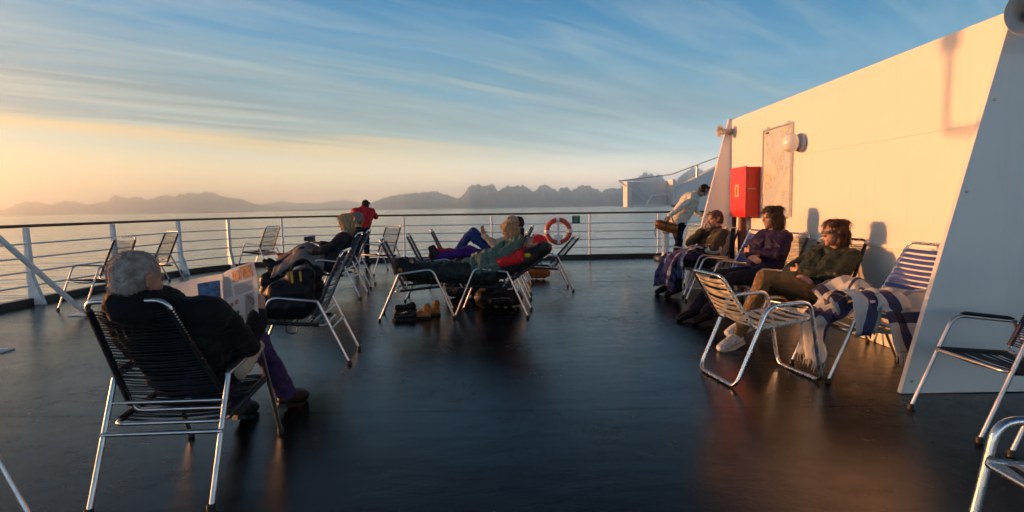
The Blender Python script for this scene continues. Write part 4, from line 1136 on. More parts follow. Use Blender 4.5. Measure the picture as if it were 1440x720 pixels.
# row along the wall
Jg = sit((0.02, 0, 0.50), (-0.16, 0, 0.945), (-0.13, 0.0, 1.10), 0.20,
         {'L': ((0.44, 0.13, 0.52), (0.50, 0.13, 0.12), (0.66, 0.15, 0.05)), 'R': ((0.46, -0.12, 0.52), (0.54, -0.10, 0.12), (0.70, -0.10, 0.05))},
         {'L': ((0.03, 0.28, 0.70), (0.20, 0.12, 0.66)), 'R': ((0.17, -0.20, 0.74), (0.02, -0.04, 0.96))})
person('grey haired man with his hand at his chin and a plaid blanket on his lap', (2.86, 8.35), 188, Jg, (4, -6, 0), (F_BROWN,), F_NAVYC, hairm('short_brown_grey_hair', (0.085, 0.062, 0.048)), 'short', (S_BLACK,), 0.009, {'R': ((-0.25, 0.1, 1), (-1, 0.3, 0), 0.7)})
Jp = sit((0.04, 0, 0.50), (-0.13, 0, 0.985), (-0.08, 0, 1.15), 0.20,
         {'L': ((0.50, 0.13, 0.49), (0.78, 0.14, 0.11), (0.94, 0.16, 0.05)), 'R': ((0.52, -0.10, 0.49), (0.84, -0.06, 0.11), (1.0, -0.06, 0.05))},
         {'L': ((0.02, 0.29, 0.76), (0.20, 0.03, 0.78)), 'R': ((0.06, -0.28, 0.74), (0.23, 0.08, 0.72))})
person('dark haired person in a purple jacket sitting with crossed arms by the wall', (2.90, 6.50), 190, Jp, (-2, 0, 0), (F_VIOLET,), F_NAVYC, H_DARK, 'bob', (S_BLACK,), 0.009, {'R': ((0.1, 1, -0.1), (-0.6, 0, -0.6), 0.5), 'L': ((0.1, -1, 0), (-1, 0, 0), 0.5)}, build=1.08)
Jx = sit((0.10, 0, 0.47), (-0.21, 0.0, 0.865), (-0.16, 0.02, 1.025), 0.20,
         {'L': ((0.60, 0.02, 0.66), (0.74, -0.04, 0.24), (0.90, -0.06, 0.16)), 'R': ((0.52, -0.10, 0.56), (0.86, -0.02, 0.11), (1.04, 0.02, 0.05))},
         {'L': ((0.04, 0.29, 0.66), (0.20, 0.0, 0.68)), 'R': ((0.08, -0.27, 0.66), (0.24, 0.02, 0.63))})
_, hd = person('auburn haired woman in a dark green jacket and khaki trousers with crossed arms', (2.88, 5.33), 195, Jx, (-6, 4, 0), (F_DGREEN,), F_KHAKI, H_AUBURN, 'bob', (S_WHITE, S_SOLE), 0.008, {'R': ((0.1, 1, -0.1), (-0.6, 0, -0.6), 0.5), 'L': ((0.1, -1, 0), (-1, 0, 0), 0.5)}, build=1.08)
c_, f_, l_, u_ = hd
bm = bmesh.new()
for s in (-1, 1):
    add_ball(bm, c_ + f_ * 0.096 + l_ * s * 0.032 + u_ * 0.010, 0.006, 0.024, 0.019, Matrix((f_, l_, u_)).transposed())
    add_tube(bm, [c_ + f_ * 0.09 + l_ * s * 0.055 + u_ * 0.014, c_ + f_ * 0.0 + l_ * s * 0.084 + u_ * 0.018], 0.003, 6)
add_tube(bm, [c_ + f_ * 0.099 - l_ * 0.014 + u_ * 0.014, c_ + f_ * 0.099 + l_ * 0.014 + u_ * 0.014], 0.003, 6)
child('glasses', mesh_of(bm, 'glasses'), _, M_BLACK)
# the loungers in the middle
Ja = sit((0.06, 0, 0.51), (-0.37, 0, 0.755), (-0.515, 0.0, 0.875), 0.19,
         {'L': ((0.50, 0.10, 0.53), (0.98, 0.10, 0.53), (1.02, 0.12, 0.68)), 'R': ((0.50, -0.10, 0.53), (0.98, -0.10, 0.53), (1.02, -0.12, 0.68))},
         {'L': ((-0.12, 0.25, 0.66), (0.10, 0.10, 0.66)), 'R': ((-0.12, -0.25, 0.66), (0.10, -0.10, 0.68))})
person('sleeper with a red hood stretched out across two chairs in a dark sleeping bag', (-0.22, 7.02), 174, Ja, (0, 52, 0), (F_RED,), F_NAVYC, None, 'short', None, 0.009, hat=F_RED)
Jl = sit((0.06, 0, 0.51), (-0.19, 0, 0.835), (-0.12, 0.0, 0.985), 0.19,
         {'L': ((0.47, 0.10, 0.69), (0.94, 0.09, 0.60), (1.0, 0.10, 0.73)), 'R': ((0.47, -0.10, 0.70), (0.94, -0.09, 0.60), (1.0, -0.10, 0.73))},
         {'L': ((0.0, 0.28, 0.62), (0.24, 0.13, 0.66)), 'R': ((0.0, -0.28, 0.62), (0.24, -0.10, 0.66))})
person('long haired blonde woman in a grey green jacket lying with purple trousered legs up', (-0.16, 8.32), 178, Jl, (24, -14, 0), (F_TEAL,), fabric('deep_purple_cotton', (0.050, 0.010, 0.15)), H_BLOND, 'long', (S_BLACK,), 0.009)
Jc = sit((0.08, 0, 0.50), (-0.18, 0, 0.90), (-0.10, 0, 1.05), 0.19,
         {'L': ((0.62, 0.10, 0.86), (0.90, 0.09, 0.50), (1.05, 0.10, 0.50)), 'R': ((0.58, -0.10, 0.92), (0.88, -0.09, 0.52), (1.02, -0.10, 0.52))},
         {'L': ((0.18, 0.26, 0.70), (0.37, 0.18, 0.86)), 'R': ((0.10, -0.26, 0.70), (0.30, -0.12, 0.76))})
person('passenger in blue jeans with raised knees behind the long haired woman', (-0.10, 9.75), 178, Jc, (0, -4, 0), (F_BEIGE, 'pullover'), F_DENIM, hairm('pale_blond_hair', (0.40, 0.31, 0.20)), 'short', (S_BLACK,), 0.010, {'L': ((0.15, 0, 1), (0, -1, 0), 0.25)})
deck_chair('chair of the dark haired passenger farthest back in the lounging group', (0.02, 11.0), 182, M_NAVY)
person('dark haired passenger in a navy coat farthest back in the lounging group', (0.02, 11.0), 182, sit((0.02, 0, 0.5), (-0.16, 0, 0.86), (-0.10, 0, 1.01), 0.19, None, None), (6, -6, 0), (F_NAVYC,), F_NAVYC, H_DARK, 'short', (S_BLACK,), 0.011)

NEWS_L = [(-1.91, 3.16, 0.92), (-1.68, 3.28, 0.97), (-1.62, 3.16, 0.64), (-1.82, 3.04, 0.64)]
NEWS_R = [(-1.68, 3.28, 0.97), (-1.43, 3.14, 1.05), (-1.35, 3.0, 0.76), (-1.62, 3.16, 0.64)]

# ---------------------------------------------------------------- cloth, bags and small things
def densify(pts, step=0.02):
    o_ = [Vector(pts[0])]
    for a, b in zip(pts, pts[1:]):
        a, b = Vector(a), Vector(b)
        n = max(1, int((b - a).length / step))
        o_ += [a.lerp(b, i / n) for i in range(1, n + 1)]
    return o_
def sheet(name, path, wdir, W, seed=0.0, wr=0.018, droop=0.0, waves=3.0, rad=0.06, skew=0.0, uo=(0, 0), thick=0.006):
    pts = densify(fillet(path, rad, 6), 0.018)
    wdir = Vector(wdir).normalized()
    bm = bmesh.new(); uvl = bm.loops.layers.uv.new('uv')
    nu = 30
    rows, L = [], 0.0
    tot = sum((b - a).length for a, b in zip(pts, pts[1:]))
    uvs = {}
    for i, p in enumerate(pts):
        if i: L += (p - pts[i - 1]).length
        v = L / tot
        t = (pts[min(i + 1, len(pts) - 1)] - pts[max(i - 1, 0)]).normalized()
        n = t.cross(wdir).normalized()
        if n.z < -0.3: n = -n
        w = W(v) if callable(W) else W
        row = []
        for k in range(nu + 1):
            u = k / nu
            s = u - 0.5
            q = p + wdir * (s * w + skew * v)
            ph = 2 * math.pi * waves * (u + 0.25 * noise.noise((u * 2.1, v * 2.2, seed)))
            amp = wr * (0.35 + 0.9 * v)
            q = q + n * (amp * math.sin(ph + 1.5 * v) + wr * 1.4 * noise.noise((q.x * 7 + seed, q.y * 7, q.z * 7)) + 0.4 * wr * noise.noise((q.x * 22, q.y * 22 + seed, q.z * 22)))
            q = q + t * (0.03 * noise.noise((u * 5, seed, 2)))
            q.z -= droop * (2 * s) ** 2
            vv = bm.verts.new(q); uvs[vv] = (u * w + uo[0], L + uo[1]); row.append(vv)
        rows.append(row)
    for a, b in zip(rows, rows[1:]):
        for k in range(nu):
            fc = bm.faces.new((a[k], a[k + 1], b[k + 1], b[k]))
            for lp_ in fc.loops: lp_[uvl].uv = uvs[lp_.vert]
    ends = [v.co.copy() for v in rows[-1]]
    me = bpy.data.meshes.new(name)
    bmesh.ops.recalc_face_normals(bm, faces=bm.faces[:]); bm.to_mesh(me); bm.free()
    for pgn in me.polygons: pgn.use_smooth = True
    return me, ends
def solid(o, t=0.007):
    m = o.modifiers.new('thickness', 'SOLIDIFY'); m.thickness = t; m.offset = 0.0
    return o
def stripe_mat(name, base, ubands, vbands, sheen=0.2):
    m = bpy.data.materials.new(name); m.use_nodes = True
    nt = m.node_tree; p = nt.nodes['Principled BSDF']; N, L = nt.nodes.new, nt.links.new
    uv = N('ShaderNodeUVMap'); uv.uv_map = 'uv'
    sp = N('ShaderNodeSeparateXYZ'); L(uv.outputs[0], sp.inputs[0])
    def ramp(sock, per, bands):
        d = N('ShaderNodeMath'); d.operation = 'DIVIDE'; L(sock, d.inputs[0]); d.inputs[1].default_value = per
        fr = N('ShaderNodeMath'); fr.operation = 'FRACT'; L(d.outputs[0], fr.inputs[0])
        r = N('ShaderNodeValToRGB'); r.color_ramp.interpolation = 'CONSTANT'
        e = r.color_ramp.elements
        while len(e) < len(bands): e.new(0.5)
        for x, (pos, c) in zip(e, bands): x.position = pos; x.color = tuple(c) + (1,)
        L(fr.outputs[0], r.inputs[0]); return r.outputs[0]
    a = ramp(sp.outputs[0], *ubands); b = ramp(sp.outputs[1], *vbands)
    mx = N('ShaderNodeMix'); mx.data_type = 'RGBA'; mx.blend_type = 'MULTIPLY'; mx.inputs[0].default_value = 1.0
    L(a, mx.inputs[6]); L(b, mx.inputs[7])
    m2 = N('ShaderNodeMix'); m2.data_type = 'RGBA'; m2.blend_type = 'MULTIPLY'; m2.inputs[0].default_value = 1.0
    m2.inputs[7].default_value = tuple(base) + (1,); L(mx.outputs[2], m2.inputs[6]); L(m2.outputs[2], p.inputs['Base Color'])
    p.inputs['Roughness'].default_value = 0.9; p.inputs['Sheen Weight'].default_value = sheen; p.inputs['Specular IOR Level'].default_value = 0.2
    t = N('ShaderNodeTexCoord'); n = N('ShaderNodeTexNoise'); n.inputs['Scale'].default_value = 190; n.inputs['Detail'].default_value = 5; L(t.outputs['Object'], n.inputs['Vector'])
    bp = N('ShaderNodeBump'); bp.inputs['Strength'].default_value = 0.5; bp.inputs['Distance'].default_value = 0.003; L(n.outputs['Fac'], bp.inputs['Height']); L(bp.outputs[0], p.inputs['Normal'])
    return m
W1, NV = (1, 1, 1), (0.11, 0.10, 0.21)
M_WBL = stripe_mat('white_navy_blanket', (0.46, 0.46, 0.45), (1.0, [(0.0, W1), (0.30, NV), (0.375, W1), (0.62, (0.09, 0.09, 0.2)), (0.64, W1)]), (0.66, [(0.0, W1), (0.50, (0.45, 0.48, 0.6)), (0.56, W1), (0.76, NV), (0.88, W1)]))
M_PLAID = stripe_mat('blue_plaid_blanket', (0.42, 0.46, 0.52), (0.26, [(0.0, (0.10, 0.13, 0.34)), (0.40, W1), (0.62, (0.25, 0.3, 0.5)), (0.70, (0.07, 0.07, 0.16))]), (0.30, [(0.0, (0.45, 0.5, 0.7)), (0.38, W1), (0.60, (0.2, 0.24, 0.45)), (0.8, (0.8, 0.8, 0.9))]))
M_GBL = fabric('grey_wool_blanket', (0.15, 0.135, 0.13))
M_FRI = fabric('cream_fringe', (0.50, 0.48, 0.44))

def fringe_mesh(ends, dn, ln=0.06):
    bm = bmesh.new()
    rnd = random.Random(5)
    for i, p in enumerate(ends[::1]):
        q = p + Vector(dn) * ln * (0.7 + 0.6 * rnd.random()) + Vector((rnd.uniform(-.012, .012), rnd.uniform(-.012, .012), 0))
        add_tube(bm, [p, p.lerp(q, 0.5) + Vector((rnd.uniform(-.006, .006), rnd.uniform(-.006, .006), 0)), q], [0.0035, 0.003, 0.002], 5)
    return mesh_of(bm, 'fringe')

# white and navy blanket thrown over the blue strapped chair
bl = empty('blanket', (2.76, 4.36, 0.40), R(181)); tag(bl, 'white blanket with navy stripes and fringe thrown over the blue strapped chair', 'blanket')
def bchild(nm, path, wdir, W, **k):
    fr = k.pop('fringe', None)
    path = [(x, y, z - 0.40) for x, y, z in path]
    me, ends = sheet(nm, path, wdir, W, **k)
    o_ = solid(child('fold', me, bl, M_WBL))
    if fr: child('fringe', fringe_mesh(ends, fr[0], fr[1]), o_, M_FRI)
    return o_
bchild('fold', [(-0.14, -0.02, 0.60), (-0.02, -0.02, 0.56), (0.14, -0.02, 0.60), (0.30, -0.02, 0.50), (0.40, -0.03, 0.42), (0.42, -0.04, 0.10)], (0, 1, 0), lambda v: 0.50 - 0.24 * v, seed=1.0, wr=0.030, waves=2.6, fringe=((0.1, 0, -1), 0.05))
bchild('fold', [(-0.05, -0.10, 0.66), (0.10, -0.08, 0.70), (0.22, -0.06, 0.60), (0.31, -0.04, 0.54)], (0.2, 1, 0), 0.40, seed=5.0, wr=0.040, waves=1.8, uo=(0.35, 0.2))
bchild('fold', [(-0.06, -0.05, 0.58), (-0.06, 0.12, 0.66), (-0.04, 0.262, 0.645), (-0.06, 0.315, 0.55), (-0.10, 0.36, 0.24)], (1, 0, 0), lambda v: 0.36 + 0.12 * v, seed=9.0, wr=0.022, waves=1.6, uo=(0.0, 0.05), skew=-0.10, fringe=((0, 0.15, -1), 0.07))
bchild('fold', [(0.20, 0.0, 0.60), (0.20, 0.14, 0.67), (0.17, 0.262, 0.640), (0.20, 0.31, 0.52), (0.24, 0.33, 0.36)], (1, 0.1, 0), lambda v: 0.26 - 0.05 * v, seed=13.0, wr=0.020, waves=1.5, uo=(0.25, 0.45))
# plaid blanket on the grey haired man
pb = empty('blanket', (2.86, 8.35, 0.45), R(188)); tag(pb, 'blue and white plaid blanket over the knees of the grey haired man', 'blanket')
me, ends = sheet('fold', [(0.06, 0, 0.19), (0.25, 0, 0.20), (0.47, 0, 0.185), (0.60, 0, 0.10), (0.66, 0, -0.30)], (0, 1, 0), lambda v: 0.50 + 0.06 * v, seed=3.0, wr=0.026, droop=0.07, waves=2.4)
solid(child('fold', me, pb, M_PLAID))
me, ends = sheet('fold', [(0.10, 0.10, 0.24), (0.28, 0.12, 0.25), (0.44, 0.20, 0.21), (0.52, 0.26, 0.05), (0.54, 0.28, -0.16)], (0.3, 1, 0), 0.30, seed=7.0, wr=0.03, waves=1.7, uo=(0.1, 0.2))
solid(child('fold', me, pb, M_PLAID))
cu = empty('cushion', (2.86, 8.35, 0.6), R(188)); tag(cu, 'pale grey cushion tucked beside the grey haired man', 'cushion')
child('cover', blob('cover', lambda b: add_ball(b, (0.02, 0.25, 0.08), 0.13, 0.07, 0.075), 0.012, 3, [(0.012, 9, (1, 1, 1))]), cu, fabric('pale_grey_cushion', (0.42, 0.42, 0.40)))
# grey blanket over the blonde woman
gb = empty('blanket', (-2.70, 8.62, 0.45), R(182)); tag(gb, 'grey wool blanket over the raised legs of the blonde woman', 'blanket')
me, ends = sheet('fold', [(0.09, 0, 0.25), (0.24, 0, 0.34), (0.42, 0, 0.40), (0.55, 0, 0.32), (0.86, 0, 0.135)], (0, 1, 0), lambda v: 0.66 - 0.12 * v, seed=21.0, wr=0.020, droop=0.26, waves=2.2)
solid(child('fold', me, gb, M_GBL))
cm = empty('camera', (-2.99, 8.50, 0.90)); tag(cm, 'small black camera in the lap of the blonde woman', 'camera')
bm = bmesh.new(); add_box(bm, (0, 0, 0), (0.07, 0.13, 0.085)); child('body', mesh_of(bm, 'body', False, 0.01), cm, M_BLACK)
bm = bmesh.new(); add_lathe(bm, [(0, 0), (0.032, 0), (0.034, 0.07), (0.026, 0.072), (0.024, 0.06), (0, 0.058)], 18, Matrix.Translation((-0.035, 0, 0)) @ Matrix.Rotation(R(-90), 4, 'Y')); child('lens', mesh_of(bm, 'lens'), cm, M_BLACK)
# sleeping bag and loose jacket of the red hooded sleeper
sb = empty('sleeping_bag', (-0.22, 7.02, 0.45), R(174)); tag(sb, 'dark green black sleeping bag stretched over the two front chairs', 'sleeping bag')
M_BAGC = fabric('sleeping_bag_nylon', (0.013, 0.018, 0.018), rough=0.5)
def sbf(b):
    for s in (-1, 1):
        add_cone(b, (1.16, s * 0.07, 0.15), 0.12, (0.98, s * 0.09, 0.08), 0.13)
        add_cone(b, (0.98, s * 0.09, 0.08), 0.13, (0.48, s * 0.10, 0.085), 0.145)
        add_cone(b, (0.48, s * 0.10, 0.085), 0.145, (0.06, s * 0.11, 0.075), 0.155)
        add_cone(b, (0.06, s * 0.11, 0.075), 0.150, (-0.40, s * 0.13, 0.255), 0.10)
        add_cone(b, (-0.40, s * 0.13, 0.255), 0.10, (-0.62, s * 0.10, 0.37), 0.085)
child('shell', blob('shell', sbf, 0.013, 5, [(0.022, 5.0, (1.6, 0.6, 0.6)), (0.010, 13, (1.5, 0.7, 1))], 2.0), sb, M_BAGC)
M_YEL = fabric('yellow_patch', (0.55, 0.33, 0.02))
gj = empty('folded_jacket', (-0.12, 7.01, 0.56), R(174)); tag(gj, 'quilted grey green jacket heaped on the lap of the red hooded sleeper', 'jacket')
def gjf(b):
    add_cone(b, (0.42, 0.10, 0.06), 0.085, (0.20, 0.14, 0.11), 0.115); add_cone(b, (0.20, 0.14, 0.11), 0.115, (-0.02, 0.12, 0.165), 0.105)
    add_cone(b, (-0.02, 0.12, 0.165), 0.10, (-0.20, 0.05, 0.31), 0.065); add_cone(b, (0.34, -0.06, 0.09), 0.10, (0.02, -0.04, 0.19), 0.115)
    add_cone(b, (0.30, 0.20, 0.03), 0.06, (0.05, 0.22, 0.07), 0.07); add_cone(b, (0.12, 0.16, 0.17), 0.06, (0.02, 0.02, 0.26), 0.07)
    add_cone(b, (-0.06, -0.05, 0.28), 0.08, (-0.22, 0.0, 0.36), 0.06)
child('cloth', blob('cloth', gjf, 0.010, 3, [(0.030, 6, (1.6, 0.7, 0.9)), (0.014, 15, (1.2, 0.8, 1)), (0.006, 34, (1, 1, 1))], 6.0), gj, F_TEAL)
bm = bmesh.new(); add_ball(bm, (-0.42, 0.215, 0.215), 0.04, 0.02, 0.028); child('patch', mesh_of(bm, 'patch'), gj, M_YEL) if False else bm.free()
bm = bmesh.new(); add_ball(bm, (-0.43, 0.225, 0.30), 0.042, 0.02, 0.028); child('badge', mesh_of(bm, 'badge'), sb, M_YEL)
bm = bmesh.new(); add_ball(bm, (1.13, 0.185, 0.13), 0.045, 0.02, 0.03); child('badge', mesh_of(bm, 'badge'), sb, fabric('orange_patch', (0.60, 0.22, 0.03)))
rb = empty('red_bundle', (-1.12, 8.72, 0.42), R(5)); tag(rb, 'bright red rolled garment on the second chair of the lounging group', 'bundle')
def rbf(b):
    add_cone(b, (-0.05, -0.16, 0.20), 0.10, (0.30, -0.15, 0.17), 0.085); add_cone(b, (0.0, 0.02, 0.22), 0.09, (0.28, 0.0, 0.20), 0.08)
child('cloth', blob('cloth', rbf, 0.012, 4, [(0.014, 8, (1, 1, 1)), (0.006, 20, (1, 1, 1))], 8.0), rb, F_RED)
# newspaper
npz = empty('newspaper', (-1.61, 3.12, 0.8)); tag(npz, 'open newspaper held by the man in the foreground', 'newspaper')
M_NEWS = mat('newsprint', (0.74, 0.74, 0.72), 0.8, var=0.03, vscale=12)
_nt = M_NEWS.node_tree
_tr = _nt.nodes.new('ShaderNodeBsdfTranslucent'); _tr.inputs['Color'].default_value = (0.70, 0.74, 0.78, 1)
_mx = _nt.nodes.new('ShaderNodeMixShader'); _mx.inputs[0].default_value = 0.42
_nt.links.new(_nt.nodes['Principled BSDF'].outputs[0], _mx.inputs[1]); _nt.links.new(_tr.outputs[0], _mx.inputs[2])
_nt.links.new(_mx.outputs[0], _nt.nodes['Material Output'].inputs['Surface'])
M_INK = mat('printing_ink_grey', (0.20, 0.20, 0.21), 0.8)
M_PICB = mat('printed_blue', (0.10, 0.18, 0.30), 0.8, var=0.4, vscale=40)
M_PICO = mat('printed_orange', (0.42, 0.20, 0.10), 0.8, var=0.5, vscale=60)
O = Vector((-1.61, 3.12, 0.8))
PAGES = {'left': [Vector(p) - O for p in NEWS_L], 'right': [Vector(p) - O for p in NEWS_R]}
def pg(c, u, v, off=0.0):
    tl, tr, br, bl_ = c
    p = (tl.lerp(tr, u)).lerp(bl_.lerp(br, u), v)
    n = (tr - tl).cross(bl_ - tl).normalized()
    if n.y > 0: n = -n
    return p + n * (off + 0.016 * math.sin(u * math.pi) * (1 - 0.4 * v) + 0.006 * math.sin(v * 5 + u * 3))
for nm, c in PAGES.items():
    bm = bmesh.new()
    g = [[bm.verts.new(pg(c, i / 14, j / 14)) for i in range(15)] for j in range(15)]
    for j in range(14):
        for i in range(14): bm.faces.new((g[j][i], g[j][i + 1], g[j + 1][i + 1], g[j + 1][i]))
    pgo = child('page', mesh_of(bm, 'page'), npz, M_NEWS)
    def block(name, u0, u1, v0, v1, m):
        bm = bmesh.new()
        g = [[bm.verts.new(pg(c, u0 + (u1 - u0) * i / 5, v0 + (v1 - v0) * j / 5, 0.0022)) for i in range(6)] for j in range(6)]
        for j in range(5):
            for i in range(5): bm.faces.new((g[j][i], g[j][i + 1], g[j + 1][i + 1], g[j + 1][i]))
        child(name, mesh_of(bm, name), pgo, m)
    def lines(u0, u1, v0, v1, n):
        bm = bmesh.new()
        for k in range(n):
            v = v0 + (v1 - v0) * k / n
            e = u1 - (0.04 * ((k * 7) % 5) / 5)
            a = [[bm.verts.new(pg(c, u0 + (e - u0) * i / 6, v + w, 0.0020)) for i in range(7)] for w in (0, (v1 - v0) / n * 0.45)]
            for i in range(6): bm.faces.new((a[0][i], a[0][i + 1], a[1][i + 1], a[1][i]))
        child('text_column', mesh_of(bm, 'text_column'), pgo, M_INK)
    if nm == 'left':
        block('picture', 0.50, 0.94, 0.10, 0.50, M_PICB)
        lines(0.50, 0.70, 0.56, 0.94, 16); lines(0.74, 0.94, 0.56, 0.94, 16); lines(0.08, 0.26, 0.40, 0.94, 20); lines(0.29, 0.47, 0.30, 0.94, 24)
        block('headline', 0.10, 0.16, 0.24, 0.27, M_BLACK); block('headline', 0.19, 0.24, 0.21, 0.24, M_BLACK); block('headline', 0.24, 0.30, 0.28, 0.31, M_BLACK)
    else:
        block('picture', 0.42, 0.62, 0.06, 0.24, M_PICO); block('picture', 0.65, 0.94, 0.03, 0.24, M_PICO)
        block('picture', 0.06, 0.16, 0.56, 0.63, M_PICO); block('picture', 0.22, 0.32, 0.55, 0.62, M_PICO); block('picture', 0.38, 0.48, 0.54, 0.61, M_PICO)
        block('picture', 0.06, 0.16, 0.74, 0.80, M_BLACK); block('picture', 0.22, 0.32, 0.73, 0.79, M_BLACK); block('picture', 0.38, 0.48, 0.72, 0.78, M_BLACK)
        lines(0.06, 0.36, 0.10, 0.46, 14); lines(0.42, 0.92, 0.30, 0.48, 8); lines(0.06, 0.6, 0.83, 0.96, 5); lines(0.66, 0.92, 0.52, 0.94, 18)
# black travel bag on the chair
bg_ = empty('travel_bag', (-1.87, 5.02, 0.40), R(186)); tag(bg_, 'black travel bag with yellow stripes sitting on the navy corded chair', 'bag')
M_BAG = fabric('black_bag_nylon', (0.007, 0.007, 0.009), rough=0.5)
def bagf(b):
    for s in (-0.15, 0.15):
        add_cone(b, (-0.02, s, 0.12), 0.13, (0.24, s, 0.12), 0.12)
        add_cone(b, (-0.03, s, 0.24), 0.12, (0.16, s, 0.22), 0.11)
        add_cone(b, (-0.08, s * 0.8, 0.36), 0.08, (0.04, s * 0.8, 0.34), 0.075)
child('body', blob('body', bagf, 0.013, 4, [(0.012, 7, (1, 1, 1)), (0.006, 18, (1, 1, 1))], 3.0), bg_, M_BAG)
for x in (-0.05, 0.02):
    bm = bmesh.new(); add_box(bm, (x, 0.232, 0.355), (0.016, 0.012, 0.12), Matrix.Rotation(R(-12), 3, 'X')); child('yellow_stripe', mesh_of(bm, 'yellow_stripe', False), bg_, mat('yellow_webbing', (0.62, 0.34, 0.03), 0.6))
bm = bmesh.new(); add_box(bm, (0.05, 0.225, 0.25), (0.05, 0.02, 0.06), Matrix.Rotation(R(10), 3, 'Y')); child('buckle', mesh_of(bm, 'buckle', False, 0.004), bg_, mat('grey_buckle', (0.14, 0.16, 0.19), 0.5))
bm = bmesh.new(); add_tube(bm, fillet([(0.30, 0.20, 0.18), (0.40, 0.24, 0.0), (0.36, 0.24, -0.18), (0.30, 0.22, -0.02), (0.27, 0.2, 0.12)], 0.05), 0.017, 8, flat=(1, 0.3)); child('shoulder_strap', mesh_of(bm, 'shoulder_strap'), bg_, M_BAG)
bm = bmesh.new(); add_tube(bm, fillet([(0.10, 0.22, 0.04), (0.09, 0.24, -0.11), (0.0, 0.24, -0.12), (-0.01, 0.22, 0.04)], 0.04), 0.012, 8, flat=(1, 0.4)); child('strap_loop', mesh_of(bm, 'strap_loop'), bg_, M_BAG)
bm = bmesh.new(); add_tube(bm, fillet([(-0.1, -0.02, 0.42), (-0.04, 0.0, 0.50), (0.06, 0.0, 0.47), (0.1, 0.0, 0.38)], 0.05), 0.014, 8); child('grip', mesh_of(bm, 'grip'), bg_, M_BAG)
# orange bag in the hand of the man at the railing
ob = empty('shoulder_bag', (3.40, 12.46, 0.88), R(-12)); tag(ob, 'orange brown shoulder bag held by the man in the white shirt', 'bag')
M_OBAG = mat('orange_brown_leather', (0.33, 0.115, 0.02), 0.5, var=0.35, vscale=18, bump=0.2, bscale=60)
def obf(b):
    add_cone(b, (-0.16, 0.0, 0.02), 0.10, (0.14, 0.0, -0.06), 0.10); add_cone(b, (-0.14, 0.04, 0.0), 0.11, (0.12, 0.04, -0.08), 0.11)
child('body', blob('body', obf, 0.012, 3, [(0.006, 9, (1, 1, 1))], 1.0), ob, M_OBAG)
bm = bmesh.new(); add_tube(bm, fillet([(-0.24, -0.06, 0.10), (0.0, -0.125, 0.03), (0.23, -0.06, -0.02)], 0.1), 0.008, 6); add_tube(bm, [(0.0, -0.10, 0.09), (-0.02, -0.12, 0.0), (-0.03, -0.09, -0.12)], 0.009, 6); child('piping', mesh_of(bm, 'piping'), ob, S_BLACK)
bm = bmesh.new(); add_tube(bm, fillet([(-0.05, 0.02, 0.10), (0.02, 0.02, 0.20), (0.10, 0.02, 0.18), (0.14, 0.02, 0.05)], 0.05), 0.012, 8); child('grip', mesh_of(bm, 'grip'), ob, S_BLACK)
bm = bmesh.new(); add_tube(bm, fillet([(-0.22, 0.0, 0.0), (-0.26, -0.02, -0.12), (-0.24, -0.02, -0.26)], 0.05), 0.010, 6); child('tail_strap', mesh_of(bm, 'tail_strap'), ob, S_BLACK)
# shoes under the loungers
M_BOOT = mat('orange_suede', (0.36, 0.12, 0.025), 0.75, var=0.3, vscale=20, bump=0.3, bscale=90)
def boot(label, loc, hd_, m, high):
    t = empty('boot' if high else 'shoe_pair_piece', loc, R(hd_))
    t.name = 'boot' if high else 'trainer'
    tag(t, label, 'boot' if high else 'shoe', 'footwear lying under the loungers')
    def bf_(b):
        add_cone(b, (-0.07, 0, 0.06), 0.045, (0.13, 0, 0.05), 0.038)
        if high: add_cone(b, (-0.06, 0, 0.07), 0.047, (-0.07, 0, 0.15), 0.045)
        else: add_cone(b, (-0.06, 0, 0.06), 0.045, (-0.065, 0, 0.085), 0.042)
    child('upper', blob('upper', bf_, 0.008, 3, [(0.004, 14, (1, 1, 1))], loc[0]), t, m)
    bm = bmesh.new(); add_prism(bm, [(-0.12, -0.035), (-0.09, -0.045), (0.05, -0.045), (0.14, -0.04), (0.178, 0.0), (0.14, 0.04), (0.05, 0.045), (-0.09, 0.045), (-0.12, 0.035)], 0.002, 0.028); child('sole', mesh_of(bm, 'sole', False, 0.005), t, S_BLACK)
    bm = bmesh.new()
    for k in range(4): add_tube(bm, [(0.0 + k * 0.025, -0.03, 0.098 - k * 0.006), (0.012 + k * 0.025, 0.0, 0.106 - k * 0.007), (0.0 + k * 0.025, 0.03, 0.098 - k * 0.006)], 0.004, 6)
    child('lace', mesh_of(bm, 'lace'), t, M_FRI)
boot('orange suede boot lying under the front lounger closest to the camera', (-1.10, 6.78, 0), 170, M_BOOT, True)
boot('orange suede boot lying under the front lounger behind its mate', (-1.02, 6.98, 0), 195, M_BOOT, True)
boot('black shoe standing under the front lounger left of the orange boots', (-1.37, 7.30, 0), 185, S_BLACK, False)
boot('black shoe lying toe outward in front of the orange boots', (-1.27, 6.72, 0), 200, S_BLACK, False)
bu = empty('soft_bag', (0.46, 10.4, 0)); tag(bu, 'orange brown soft bag on the deck behind the sleeper chair legs', 'bag')
child('body', blob('body', lambda b: (add_cone(b, (-0.12, 0, 0.12), 0.11, (0.14, 0, 0.11), 0.10)), 0.013, 3, [(0.012, 8, (1, 1, 1))]), bu, M_BOOT)
bm = bmesh.new(); add_tube(bm, fillet([(-0.1, -0.03, 0.22), (-0.05, -0.06, 0.32), (0.06, -0.06, 0.32), (0.12, -0.03, 0.21)], 0.05), 0.01, 8); child('grip', mesh_of(bm, 'grip'), bu, S_BLACK)

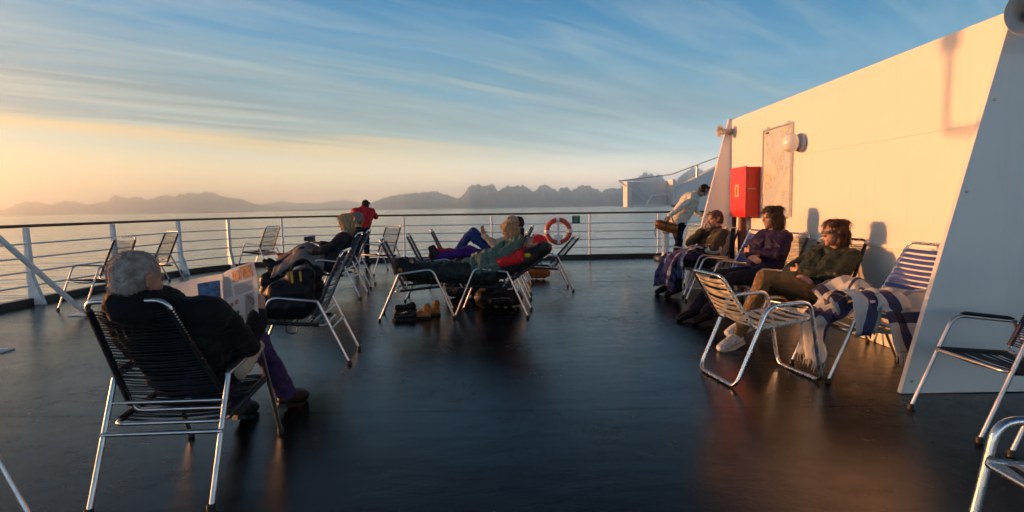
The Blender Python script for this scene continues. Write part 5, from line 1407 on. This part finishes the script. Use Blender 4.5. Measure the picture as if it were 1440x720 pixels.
hb = empty('holdall', (-3.72, 8.72, 0), R(12)); tag(hb, 'black holdall on the deck under the feet of the blonde woman', 'bag')
def hbf(b):
    for z in (0.13, 0.28):
        add_cone(b, (0.0, -0.22, z), 0.13, (0.0, 0.22, z), 0.13); add_cone(b, (0.14, -0.2, z - 0.02), 0.11, (0.14, 0.2, z - 0.02), 0.11)
child('body', blob('body', hbf, 0.014, 3, [(0.014, 7, (1, 1, 1))], 4.0), hb, M_BAG)
bm = bmesh.new(); add_tube(bm, fillet([(-0.02, -0.12, 0.40), (0.03, -0.1, 0.47), (0.03, 0.1, 0.47), (-0.02, 0.12, 0.40)], 0.05), 0.012, 8); child('grip', mesh_of(bm, 'grip'), hb, M_BAG)
ts = empty('pullover', (-1.64, 2.84, 0.5), R(93)); tag(ts, 'beige pullover hem showing below the black jacket of the newspaper reader', 'pullover')
child('knit', blob('knit', lambda b: (add_cone(b, (0.10, -0.20, 0.07), 0.085, (0.26, -0.20, 0.085), 0.06), add_cone(b, (0.10, -0.19, 0.07), 0.085, (0.05, -0.22, 0.02), 0.06)), 0.011, 3, [(0.012, 11, (1, 1, 1)), (0.005, 28, (1, 1, 1))], 2.0), ts, F_BEIGE)

def shade_bag(label, loc, rz, sc):  # bags added only to darken the deck and its reflections under the loungers
    t = empty('shade_bag', loc, R(rz)); tag(t, label, 'bag')
    def rf(b):
        add_cone(b, (-0.2 * sc, 0, 0.13 * sc), 0.13 * sc, (0.2 * sc, 0, 0.12 * sc), 0.12 * sc); add_cone(b, (-0.15 * sc, 0.0, 0.24 * sc), 0.10 * sc, (0.14 * sc, 0.0, 0.21 * sc), 0.09 * sc)
        add_cone(b, (-0.1 * sc, -0.12 * sc, 0.10 * sc), 0.07 * sc, (0.1 * sc, -0.12 * sc, 0.10 * sc), 0.07 * sc)
    child('body', blob('body', rf, 0.013, 3, [(0.014, 8, (1, 1, 1)), (0.006, 20, (1, 1, 1))], loc[0]), t, M_BAG)
    bm = bmesh.new(); add_tube(bm, fillet([(-0.1 * sc, 0, 0.32 * sc), (-0.05 * sc, 0, 0.42 * sc), (0.06 * sc, 0, 0.40 * sc), (0.1 * sc, 0, 0.28 * sc)], 0.04), 0.011, 8); child('grip', mesh_of(bm, 'grip'), t, M_BAG)
    bm = bmesh.new(); add_tube(bm, [(-0.12 * sc, -0.19 * sc, 0.14 * sc), (0.0, -0.195 * sc, 0.15 * sc), (0.12 * sc, -0.19 * sc, 0.14 * sc)], 0.006, 6); child('zip', mesh_of(bm, 'zip'), t, M_STEEL)
shade_bag('black bag added to darken the deck under the bright tubed chair of the sleeper', (-0.18, 7.52, 0), 8, 1.0)
shade_bag('larger black bag added to darken the deck between the facing chairs of the long haired woman', (-0.62, 8.30, 0), -20, 1.25)
